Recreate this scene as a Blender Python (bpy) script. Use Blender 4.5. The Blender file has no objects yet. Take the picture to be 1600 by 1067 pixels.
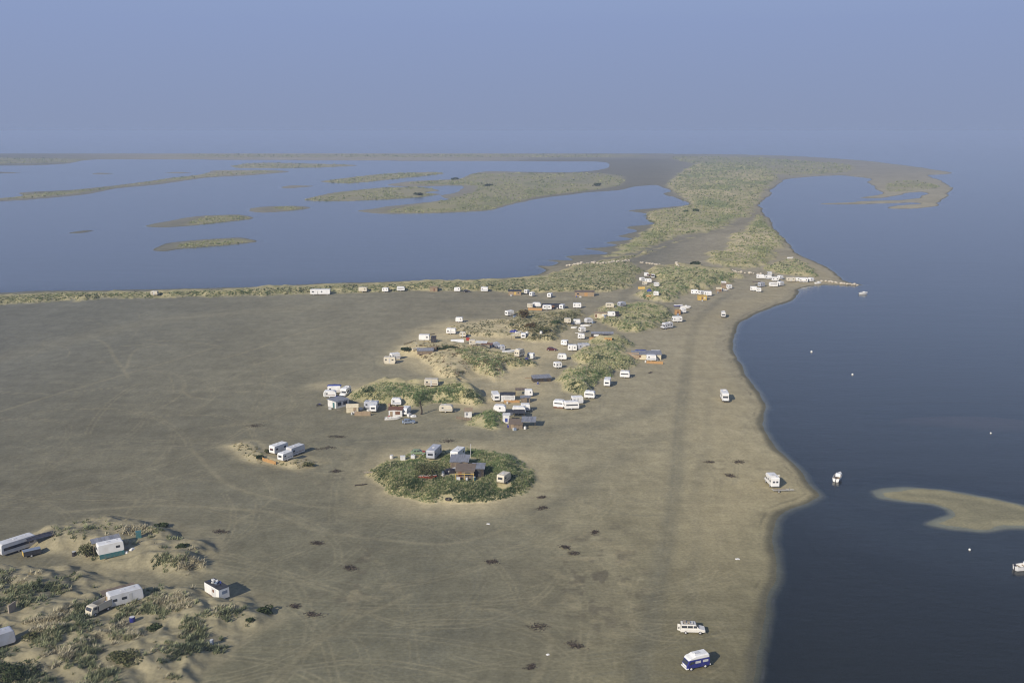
import bpy, math, random
import numpy as np
random.seed(7); rng = np.random.default_rng(7)
D2R = math.radians
SC = bpy.context.scene
COL = SC.collection

# ------------------------------------------------------------------ camera, world, sun, exposure
CAMZ = 90.0
FPX = 1600 * 35.0 / 36.0
PITCH = math.atan((533.5 - 205.0) / FPX)
cam_d = bpy.data.cameras.new('camera'); cam_d.lens = 35; cam_d.sensor_width = 36
cam_d.clip_start = 1.0; cam_d.clip_end = 200000
cam = bpy.data.objects.new('camera', cam_d); COL.objects.link(cam)
cam.location = (0, 0, CAMZ); cam.rotation_euler = (math.pi / 2 - PITCH, 0, 0)
SC.camera = cam

SUN_EL, SUN_AZ = D2R(28.5), D2R(216.0)      # azimuth clockwise from +Y: behind the camera, to its left
w = bpy.data.worlds.new('World'); SC.world = w; w.use_nodes = True
nt = w.node_tree; nt.nodes.clear()
sky = nt.nodes.new('ShaderNodeTexSky'); sky.sky_type = 'NISHITA'; sky.sun_disc = False
sky.sun_elevation = SUN_EL; sky.sun_rotation = SUN_AZ
sky.altitude = 90; sky.air_density = 1.3; sky.dust_density = 0.25; sky.ozone_density = 3.0
tint = nt.nodes.new('ShaderNodeMix'); tint.data_type = 'RGBA'; tint.blend_type = 'MULTIPLY'
tint.inputs['Factor'].default_value = 1.0
tint.inputs[7].default_value = (0.70, 0.63, 0.66, 1)
bg = nt.nodes.new('ShaderNodeBackground'); bg.inputs['Strength'].default_value = 0.11
wo = nt.nodes.new('ShaderNodeOutputWorld')
hz = nt.nodes.new('ShaderNodeMix'); hz.data_type = 'RGBA'            # milky summer air low over the sea, clearer overhead
tcw = nt.nodes.new('ShaderNodeTexCoord'); sx = nt.nodes.new('ShaderNodeSeparateXYZ')
rmp = nt.nodes.new('ShaderNodeValToRGB'); el = rmp.color_ramp.elements
SKYLOW, SKYMID = (1.80, 2.20, 3.30), (1.92, 2.52, 4.25)
el[0].position = 0.0; el[0].color = (*[c / 5 for c in SKYLOW], 1); el[1].position = 0.16; el[1].color = (*[c / 5 for c in SKYMID], 1)
x5 = nt.nodes.new('ShaderNodeVectorMath'); x5.operation = 'SCALE'; x5.inputs[3].default_value = 5.0
mr = nt.nodes.new('ShaderNodeMapRange'); mr.inputs[1].default_value = 0.10; mr.inputs[2].default_value = 0.55; mr.inputs[3].default_value = 1.0; mr.inputs[4].default_value = 0.15
nt.links.new(tcw.outputs['Generated'], sx.inputs[0]); nt.links.new(sx.outputs[2], rmp.inputs[0]); nt.links.new(sx.outputs[2], mr.inputs[0])
nt.links.new(rmp.outputs[0], x5.inputs[0]); nt.links.new(mr.outputs[0], hz.inputs['Factor'])
nt.links.new(sky.outputs[0], tint.inputs[6]); nt.links.new(tint.outputs[2], hz.inputs[6]); nt.links.new(x5.outputs[0], hz.inputs[7])
nt.links.new(hz.outputs[2], bg.inputs[0]); nt.links.new(bg.outputs[0], wo.inputs[0])

sun_d = bpy.data.lights.new('sun', 'SUN'); sun_d.energy = 3.6; sun_d.angle = D2R(0.5); sun_d.color = (1.0, 0.92, 0.80)
sun = bpy.data.objects.new('sun', sun_d); COL.objects.link(sun)
sun.location = (-60, -60, 120)
sun.rotation_euler = (math.pi / 2 - SUN_EL, 0, math.pi - SUN_AZ)
SC.view_settings.view_transform = 'Standard'; SC.view_settings.look = 'None'
SC.view_settings.gamma = 1; SC.view_settings.exposure = 0.33
SC.cycles.max_bounces = 5; SC.cycles.diffuse_bounces = 2; SC.cycles.glossy_bounces = 2
SC.cycles.transmission_bounces = 2; SC.cycles.transparent_max_bounces = 6; SC.cycles.volume_bounces = 0
SC.cycles.caustics_reflective = False; SC.cycles.caustics_refractive = False
SC.cycles.use_denoising = True; SC.cycles.filter_width = 1.1

HAZE_DENSITY = 0.000145
HAZE_COLOR = (0.56, 0.685, 0.945, 1)

# ------------------------------------------------------------------ picture <-> ground
CP, SP = math.cos(PITCH), math.sin(PITCH)
def unproj(x, y, z=0.0):
    """point of the ground plane at height z seen in direction (x, y) of the 1600-wide photograph"""
    a = (np.asarray(x, float) - 800) / FPX; b = (np.asarray(y, float) - 533.5) / FPX
    dy = CP - b * SP; dz = -SP - b * CP
    t = (z - CAMZ) / dz
    return a * t, dy * t
def proj(X, Y, Z):
    X = np.asarray(X, float); Y = np.asarray(Y, float); Z = np.asarray(Z, float) - CAMZ
    d = Y * CP - Z * SP; u = Y * SP + Z * CP
    return 800 + FPX * X / d, 533.5 - FPX * u / d
def mpp(y):                                   # pixels per metre on the ground at row y
    X, Y = unproj(800, y); return FPX / (Y * CP + CAMZ * SP)
def lin(r, g, b):
    f = lambda c: (c / 255 / 12.92) if c / 255 <= 0.04045 else ((c / 255 + 0.055) / 1.055) ** 2.4
    return np.array([f(r), f(g), f(b)])

# ------------------------------------------------------------------ value noise
def _h(ix, iy, s):
    n = (ix * 374761393 + iy * 668265263 + s * 1442695041) & 0xffffffff
    n = ((n ^ (n >> 13)) * 1274126177) & 0xffffffff
    return ((n ^ (n >> 16)) & 0xffff) / 65535.0
def vnoise(X, Y, scale, s=0):
    x = np.asarray(X) / scale; y = np.asarray(Y) / scale
    ix = np.floor(x).astype(np.int64); iy = np.floor(y).astype(np.int64)
    fx = x - ix; fy = y - iy
    fx = fx * fx * (3 - 2 * fx); fy = fy * fy * (3 - 2 * fy)
    a = _h(ix, iy, s); b = _h(ix + 1, iy, s); c = _h(ix, iy + 1, s); d = _h(ix + 1, iy + 1, s)
    return (a + (b - a) * fx) * (1 - fy) + (c + (d - c) * fx) * fy
def fbm(X, Y, scale, s=0, o=3):
    r = 0; a = 0.5; t = 0
    for i in range(o):
        r = r + a * vnoise(X, Y, scale / 2 ** i, s + 17 * i); t += a; a *= 0.5
    return r / t

# ------------------------------------------------------------------ grid (fine where the picture looks, coarse to the horizon)
xs = np.concatenate([[-3000, -2000, -1400, -1000, -700, -500, -400, -340], np.arange(-300, 1901, 2.8),
                     [1940, 2000, 2100, 2300, 2700, 3300, 4600]])
ys = np.concatenate([[209.5, 211, 213, 216, 220, 224, 228, 231, 233, 235, 237], np.arange(238, 460, 0.8),
                     np.arange(460, 1100, 1.35), np.arange(1100, 1500, 5.0)])
NX, NY = len(xs), len(ys)
GX, GY = np.meshgrid(xs, ys)
WX, WY = unproj(GX, GY, 0.0)

def catmull(p, n=5, closed=True):
    p = np.array(p, float); out = []
    N = len(p)
    for i in range(N if closed else N - 1):
        if closed: a, b, c, d = p[i - 1], p[i], p[(i + 1) % N], p[(i + 2) % N]
        else: a, b, c, d = p[max(i - 1, 0)], p[i], p[i + 1], p[min(i + 2, N - 1)]
        for k in range(n):
            t = k / n
            out.append(0.5 * (2 * b + (c - a) * t + (2 * a - 5 * b + 4 * c - d) * t * t + (3 * b - a - 3 * c + d) * t ** 3) * 0.75
                       + 0.25 * (b + (c - b) * t))
    if not closed: out.append(p[-1])
    return np.array(out)
def inside(poly):
    m = np.zeros((NY, NX), bool)
    x0, y0 = poly[:, 0], poly[:, 1]; x1, y1 = np.roll(x0, -1), np.roll(y0, -1)
    for r in range(NY):
        y = ys[r]
        k = (y0 <= y) != (y1 <= y)
        if not k.any(): continue
        cx = np.sort(x0[k] + (y - y0[k]) / (y1[k] - y0[k]) * (x1[k] - x0[k]))
        m[r] = (np.searchsorted(cx, xs) % 2) == 1
    return m
def edge_dist(pts, R, closed=True):
    """unsigned distance in metres to a polyline given in z=0 picture points, saturated at R"""
    D = np.full((NY, NX), R, np.float64)
    wx, wy = unproj(pts[:, 0], np.maximum(pts[:, 1], 209.0))
    n = len(pts)
    for i in range(n if closed else n - 1):
        j = (i + 1) % n
        Y0, Y1 = min(wy[i], wy[j]) - R, max(wy[i], wy[j]) + R
        _, ya = proj(0, Y1, 0); yb = proj(0, max(Y0, 60), 0)[1]
        r0, r1 = np.searchsorted(ys, ya), np.searchsorted(ys, yb) + 1
        mx = R * mpp(min(max(yb, 215), 1500)) + 3
        c0 = np.searchsorted(xs, min(pts[i, 0], pts[j, 0]) - mx); c1 = np.searchsorted(xs, max(pts[i, 0], pts[j, 0]) + mx) + 1
        if r1 <= r0 or c1 <= c0: continue
        X = WX[r0:r1, c0:c1] - wx[i]; Y = WY[r0:r1, c0:c1] - wy[i]
        ex, ey = wx[j] - wx[i], wy[j] - wy[i]
        L = ex * ex + ey * ey + 1e-9
        t = np.clip((X * ex + Y * ey) / L, 0, 1)
        d = np.hypot(X - t * ex, Y - t * ey)
        D[r0:r1, c0:c1] = np.minimum(D[r0:r1, c0:c1], d)
    return D
def sdf(poly, R, n=5, z=0.0):
    p = catmull(poly, n)
    if z:
        X, Y = unproj(p[:, 0], p[:, 1], z); p = np.stack(proj(X, Y, 0.0), 1)
    m = inside(p); d = edge_dist(p, R)
    return np.where(m, d, -d)
def sstep(a, b, x):
    t = np.clip((x - a) / (b - a), 0, 1); return t * t * (3 - 2 * t)

# ------------------------------------------------------------------ shorelines traced from the photograph
LAND = [(-3000, 640), (-1200, 520), (-400, 476), (0, 457.5), (56, 454.5), (150, 453.5), (262, 452), (375, 449), (431, 447), (506, 442.5), (600, 440.5),
        (675, 437.5), (712, 438), (769, 435), (814, 432), (838, 429), (853, 422), (838, 415), (860, 415.5), (872, 410), (847, 406), (896, 406.5),
        (884, 401), (905, 398.5), (943, 397), (943, 394), (910, 388.5), (935, 387), (963, 383), (945, 379), (985, 374), (965, 369), (1000, 362),
        (985, 355), (1020, 350), (1005, 341), (1012, 334), (985, 329), (1024, 325.5), (1073, 319.5), (1055, 309), (1037, 303), (1046, 298), (1035, 293), (1024, 289.3), (990, 292),
        (970, 297), (911, 302), (847, 310), (800, 320), (765, 329), (712, 332), (656, 334), (600, 334), (562, 330), (577, 327), (612, 322), (645, 319), (680, 314.5),
        (700, 311.5), (690, 306), (712, 301), (722, 291), (675, 291.3), (640, 292.5), (607, 289.5), (625, 285.5), (645, 283), (712, 280), (728, 275), (739, 271.5), (761, 268),
        (825, 269), (880, 269.5), (915, 268), (948, 263), (952, 256), (930, 253), (850, 252.5), (700, 252), (500, 251), (320, 250), (150, 249.5), (105, 256), (60, 258.5), (0, 259.5), (-400, 264), (-3000, 290),
        (-3000, 236), (-400, 240), (0, 240.3), (400, 240.2), (800, 240), (950, 240), (1050, 240.4), (1150, 241.5), (1250, 244.5), (1350, 251), (1400, 257), (1440, 262),
        (1478, 268), (1486, 271), (1468, 273.5), (1452, 274.5), (1470, 283), (1487, 292), (1484, 301), (1478, 311), (1464, 321), (1430, 326), (1392, 326), (1400, 322), (1438, 319),
        (1425, 317), (1380, 318), (1330, 319.5), (1285, 319.3), (1285, 318), (1330, 316.5), (1345, 314.5), (1400, 313), (1440, 309), (1449, 303.5), (1440, 300), (1419, 301.5), (1375, 310), (1340, 309), (1382, 303.5),
        (1372, 297), (1368, 291), (1355, 284.5), (1360, 280), (1330, 276), (1310, 274.5), (1269, 276.5), (1227, 281), (1214, 291), (1203, 299), (1209, 303), (1192, 316), (1190, 324), (1196, 336), (1206, 348), (1214, 358),
        (1226, 369), (1239, 385), (1250, 395), (1263, 405), (1290, 420), (1310, 432), (1327, 441), (1350, 445.2), (1330, 446.4), (1296, 445.2), (1267, 447), (1250, 452), (1247, 460), (1240, 469),
        (1208, 480), (1180, 491), (1158, 506), (1146, 522), (1144, 540), (1149, 558), (1160, 577), (1173, 595), (1185, 614), (1196, 634), (1191, 648), (1188, 662), (1196, 680), (1210, 697), (1227, 714),
        (1247, 735), (1264, 757), (1279, 774), (1262, 785), (1238, 793), (1221, 803), (1212, 818), (1210, 840), (1213, 866), (1214, 888), (1208, 911),
        (1199, 935), (1193, 968), (1188, 1009), (1182, 1049), (1174, 1120), (1160, 1250), (1140, 1400), (1100, 1600), (-3000, 1600)]
ISLES = [
    [(-400, 327), (0, 310), (37, 301), (112, 297), (169, 291), (225, 284), (262, 278.5), (319, 272), (330, 267), (375, 266), (431, 266), (450, 269), (394, 274), (319, 278.5), (244, 289), (180, 295), (131, 305), (56, 311), (0, 314.5), (-400, 333)],
    [(360, 259.5), (405, 254.8), (487, 255.8), (562, 258.6), (506, 262), (440, 263), (375, 263)],
    [(-60, 269), (0, 268.7), (34, 270), (0, 271.5), (-60, 272)], [(143, 272), (160, 270.3), (177, 271.3), (160, 272.7)], [(254, 270), (280, 268.8), (301, 270), (280, 271.2)],
    [(384, 329.5), (405, 323.5), (469, 321.5), (489, 325), (450, 330), (412, 332.5)],
    [(229, 353.5), (281, 342), (319, 337), (375, 335.5), (405, 341), (375, 345.6), (319, 351), (262, 355)],
    [(240, 390.6), (270, 379), (319, 374), (379, 371), (397, 377.5), (356, 383), (281, 389), (259, 392.5)],
    [(439, 293), (455, 290), (493, 290.8), (470, 293), (450, 294.5)], [(108, 364.5), (125, 361), (147, 360.5), (130, 364)],
    [(473, 312), (525, 301), (600, 293), (660, 293), (690, 298), (665, 301), (688, 304), (637, 310), (562, 314), (506, 314.5)],
    [(502, 284), (544, 278), (600, 272), (675, 269), (694, 271.5), (637, 278), (600, 282), (544, 287)]]
SPIT = [(1371, 768), (1385, 764.5), (1412, 763), (1475, 767.5), (1537, 776), (1600, 789), (1720, 810), (1800, 835), (1720, 836), (1600, 823), (1537, 826), (1490, 824), (1450, 818), (1466, 812), (1488, 805), (1482, 795), (1455, 786.5), (1412, 781.5), (1380, 777)]
SHOAL = [(1405, 654), (1440, 650), (1500, 648), (1560, 650), (1640, 660), (1560, 668), (1480, 660), (1420, 656)]
SHELF = [(1275, 780), (1330, 786), (1370, 800), (1440, 822), (1600, 832), (1800, 845), (1700, 900), (1500, 880), (1380, 846), (1310, 815)]

R0 = 42.0
DL = sdf(LAND, R0, 5)
for isl in ISLES: DL = np.maximum(DL, sdf(isl, R0, 5))
wob = (fbm(WX, WY, 26, 3) - 0.5) * 3.0 + (fbm(WX, WY, 5, 4, 2) - 0.5) * 0.9
far = np.clip(WY / 900, 0, 1)
DLw = DL + wob * (0.35 + 1.6 * far) + far * 13 * (fbm(WX, WY, 95, 6, 3) - .5) * sstep(500, 900, WY)
Z0 = np.where(DLw > 0, 0.95 * (1 - np.exp(-np.maximum(DLw, 0) / 13)), -.10 * np.minimum(np.maximum(-DLw, 0), 2.0) - 2.4 * (1 - np.exp(np.minimum(DLw + 2.0, 0) / 5)))
DS = sdf(SPIT, 30.0, 5) + (fbm(WX, WY, 12, 9) - 0.5) * 3.0
Zs = np.where(DS > 0, -.015 + .10 * (1 - np.exp(-np.maximum(DS, 0) / 5)), -.015 + .085 * np.maximum(DS, -4) + .20 * np.minimum(DS + 4, 0)) + (fbm(WX, WY, 9, 19) - .5) * .08
Z0 = np.maximum(Z0, Zs)
for pl, zt, rr in ((SHOAL, -0.50, 14.0), (SHELF, -0.48, 16.0)):
    dd = sdf(pl, rr, 4); Z0 = np.maximum(Z0, np.where(dd > -rr * .98, zt - 1.6 * (1 - sstep(-rr, rr * .4, dd)), -9))

# ------------------------------------------------------------------ dunes: outline (as seen), height, ramp, hummock height, tufts per square pixel, pale sand, tuft mix
def zoomed(pts, s, ox, oy): return [(ox + a / s, oy + b / s) for a, b in pts]
DUNES = [
    # belt along the lagoon
    dict(p=[(-700, 500), (-300, 478), (0, 463), (150, 458), (262, 456), (400, 451), (500, 446.5), (600, 444), (690, 441.5), (770, 438.5), (840, 433), (870, 424), (905, 414), (960, 404), (1000, 397), (1060, 378), (1105, 366), (1060, 377), (1010, 397), (985, 408), (1000, 420), (997, 432), (983, 448), (955, 458), (900, 456), (830, 458), (740, 455), (690, 455), (600, 457), (500, 459), (375, 464), (262, 465), (150, 469), (0, 478), (-300, 500), (-700, 540)], A=2.0, ramp=9, hum=0.5, dens=.30, mix='belt'),
    # neck of the far point
    dict(p=[(930, 405), (955, 395), (978, 377), (1002, 362), (1014, 349), (1000, 340), (1012, 331), (1045, 326), (1078, 319), (1068, 310), (1052, 299), (1040, 288), (1062, 270), (1090, 256), (1140, 255), (1190, 262), (1216, 277), (1203, 291), (1190, 305), (1182, 320), (1172, 335), (1150, 346), (1117, 360), (1062, 370), (1030, 382), (984, 397)], A=1.2, ramp=14, hum=0.35, dens=.30, mix='far'),
    dict(p=zoomed([(560, 290), (590, 250), (700, 250), (720, 150), (800, 130), (860, 60), (900, 20), (960, 60), (990, 100), (1040, 150), (1090, 215), (1060, 235), (1000, 240), (1000, 290), (930, 350), (800, 360), (640, 340), (560, 310)], 4, 960, 330), A=1.8, ramp=8, hum=0.5, dens=.30, mix='far'),
    dict(p=zoomed([(920, 370), (960, 345), (1080, 300), (1180, 315), (1260, 370), (1290, 400), (1290, 425), (1200, 405), (1060, 395), (990, 385)], 4, 960, 330), A=1.5, ramp=7, hum=0.4, dens=.32, mix='green'),
    dict(p=[(1004, 424), (1022, 421), (1060, 417), (1120, 423), (1155, 428), (1160, 434), (1135, 442), (1115, 452), (1085, 455), (1062, 466), (1040, 472), (1005, 468), (985, 460), (1010, 448), (1026, 440)], A=2.6, ramp=8, hum=0.8, dens=.36, mix='green'),
    dict(p=zoomed([(600, 150), (700, 120), (900, 95), (1100, 85), (1250, 120), (1330, 145), (1325, 200), (1270, 250), (1220, 300), (1100, 330), (1000, 348), (850, 335), (720, 300), (620, 230)], 5.714, 820, 460), A=2.4, ramp=7, hum=0.8, dens=.36, mix='green'),
    dict(p=zoomed([(560, 430), (700, 405), (860, 365), (1010, 460), (960, 500), (930, 545), (1000, 590), (1060, 600), (950, 660), (840, 690), (800, 740), (690, 770), (640, 830), (590, 900), (480, 900), (330, 850), (270, 760), (330, 690), (430, 640), (400, 580), (470, 510), (600, 460)], 5.714, 820, 460), A=2.6, ramp=7, hum=0.85, dens=.38, mix='green'),
    dict(p=zoomed([(-80, 150), (80, 170), (250, 160), (500, 130), (560, 170), (460, 250), (400, 330), (330, 390), (200, 430), (0, 430), (-60, 400), (-150, 300)], 5.714, 820, 460), A=1.8, ramp=6, hum=0.75, dens=.36, mix='scrub'),
    dict(p=zoomed([(220, 350), (330, 300), (560, 280), (800, 320), (900, 330), (1060, 370), (1330, 440), (1340, 470), (1150, 510), (1090, 600), (1000, 610), (900, 540), (760, 620), (620, 610), (460, 520), (470, 440), (300, 400)], 5.333, 580, 480), A=2.4, ramp=8, hum=0.65, dens=.20, mix='brown', pale=1),
    dict(p=[(700, 558), (722, 551), (748, 549), (790, 554), (815, 560), (838, 570), (812, 576), (794, 581), (778, 592), (752, 588), (726, 576)], A=2.5, ramp=6, hum=0.7, dens=.34, mix='green'),
    dict(p=[(700, 510), (730, 505), (790, 500), (830, 505), (850, 520), (840, 532), (800, 528), (745, 526), (705, 518)], A=1.0, ramp=5, hum=0.35, dens=.18, mix='scrub', pale=1),
    dict(p=zoomed([(270, 250), (300, 200), (500, 145), (720, 180), (960, 160), (1040, 200), (1085, 240), (1110, 295), (1000, 300), (860, 285), (700, 305), (600, 300), (400, 285), (280, 280)], 4, 480, 560), A=2.8, ramp=7, hum=0.85, dens=.38, mix='green'),
    dict(p=zoomed([(1010, 400), (1060, 360), (1150, 325), (1230, 350), (1235, 420), (1180, 445), (1080, 435)], 4, 480, 560), A=1.6, ramp=6, hum=0.45, dens=.36, mix='green'),
    dict(p=[(577, 745), (598, 722), (645, 709), (720, 703), (780, 708), (818, 726), (836, 752), (822, 772), (770, 783), (690, 785), (630, 776), (590, 762)], A=2.3, ramp=6, hum=0.32, dens=.55, mix='lush'),
    dict(p=[(362, 697), (400, 693), (430, 712), (470, 715), (492, 724), (470, 734), (430, 732), (398, 722)], A=0.7, ramp=4, hum=0.3, dens=.05, mix='scrub', pale=1),
    dict(p=zoomed([(260, 170), (430, 165), (600, 125), (760, 115), (980, 135), (1080, 210), (1160, 300), (1130, 390), (980, 420), (850, 430), (640, 420), (500, 400), (330, 340), (180, 330), (150, 240)], 3.636, 0, 780), A=1.7, ramp=8, hum=0.8, dens=.06, mix='dry', pale=1),
    dict(p=zoomed([(-300, 440), (0, 400), (250, 365), (480, 380), (640, 430), (780, 490), (950, 485), (1100, 520), (1300, 590), (1500, 590), (1570, 650), (1560, 720), (1430, 800), (1300, 850), (1150, 950), (900, 1100), (700, 1300), (300, 1600), (-600, 1600), (-600, 700)], 3.636, 0, 780), A=2.0, ramp=11, hum=0.95, dens=.06, mix='dry', pale=1),
]
FARVEG = [  # low salt scrub of the islands and the far point
    [(600, 331), (660, 318), (705, 309), (740, 300), (740, 290), (660, 289), (640, 286), (720, 280), (745, 271), (830, 270.5), (930, 270.5), (975, 276), (970, 290), (905, 300), (845, 307), (790, 320), (760, 328), (660, 332.5)],
    ISLES[10], ISLES[11], [(290, 352), (320, 339), (375, 337), (398, 341), (370, 344)], [(275, 387), (290, 379), (375, 373), (390, 377), (350, 382)],
    [(-400, 329), (40, 303), (112, 298.5), (169, 293), (262, 280), (330, 270), (400, 267), (440, 268.5), (319, 277), (180, 293), (56, 309), (-400, 331)], ISLES[1],
    [(-400, 246), (105, 248), (105, 254), (-400, 262)], [(300, 241.5), (950, 241.5), (960, 246), (300, 246)],
    [(1050, 245), (1180, 246), (1260, 252), (1330, 258), (1330, 268), (1240, 275), (1180, 268), (1080, 256)], [(1385, 287), (1430, 282), (1470, 292), (1440, 297), (1390, 300)],
    [(425, 325), (450, 323), (480, 325), (450, 329)]]
VEG = np.zeros((NY, NX)); DH = np.zeros((NY, NX)); HA = np.zeros((NY, NX)); PALE = np.zeros((NY, NX))
for k, dn in enumerate(DUNES):
    d = sdf(dn['p'], dn['ramp'] * 1.5, 4, 0.9)
    d = d + (fbm(WX, WY, 11, 40 + k, 3) - .5) * dn['ramp'] * 1.5 + (fbm(WX, WY, 3, 140 + k, 2) - .5) * 1.6
    m = sstep(-0.5, dn['ramp'], d)
    dn['m'] = m
    h = dn['A'] * m * (0.55 + 0.9 * fbm(WX, WY, 17, 60 + k, 2))
    DH = np.maximum(DH, h); HA = np.maximum(HA, dn['hum'] * sstep(-.5, dn['ramp'] * .5, d))
    VEG = np.maximum(VEG, sstep(-.3, 1.5, d) * min(1, dn['dens'] * (4.5 if dn['p'][0][1] > 790 or dn.get('pale') else 3.2)) * (.5 if dn.get('pale') else 1))
    if dn.get('pale'): PALE = np.maximum(PALE, sstep(-4, 3, d))
FV = np.zeros((NY, NX))
for q in FARVEG: FV = np.maximum(FV, sstep(-6, 10, sdf(q, 20, 3, 0.8)))
ZS = Z0 + DH * sstep(0, 6, DLw)                     # smooth terrain, before the hummocks

class Field:
    def __init__(s, A): s.A = A
    def __call__(s, X, Y):
        gx, gy = proj(X, Y, 0.0)
        fx = np.clip(np.interp(gx, xs, np.arange(NX)), 0, NX - 1.001); fy = np.clip(np.interp(gy, ys, np.arange(NY)), 0, NY - 1.001)
        ix = fx.astype(int); iy = fy.astype(int); tx = fx - ix; ty = fy - iy
        A = s.A
        return (A[iy, ix] * (1 - tx) + A[iy, ix + 1] * tx) * (1 - ty) + (A[iy + 1, ix] * (1 - tx) + A[iy + 1, ix + 1] * tx) * ty
zf = Field(ZS)
def ground(x, y, f=None):
    """world point on the smooth terrain seen at picture point (x, y)"""
    f = f or zf
    z = np.full(np.shape(x), 0.9) if np.shape(x) else np.array(0.9)
    for _ in range(8):
        X, Y = unproj(x, y, z); z = 0.5 * z + 0.5 * np.maximum(f(X, Y), 0.0)
    X, Y = unproj(x, y, z)
    return X, Y, np.maximum(f(X, Y), 0.0)

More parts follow.
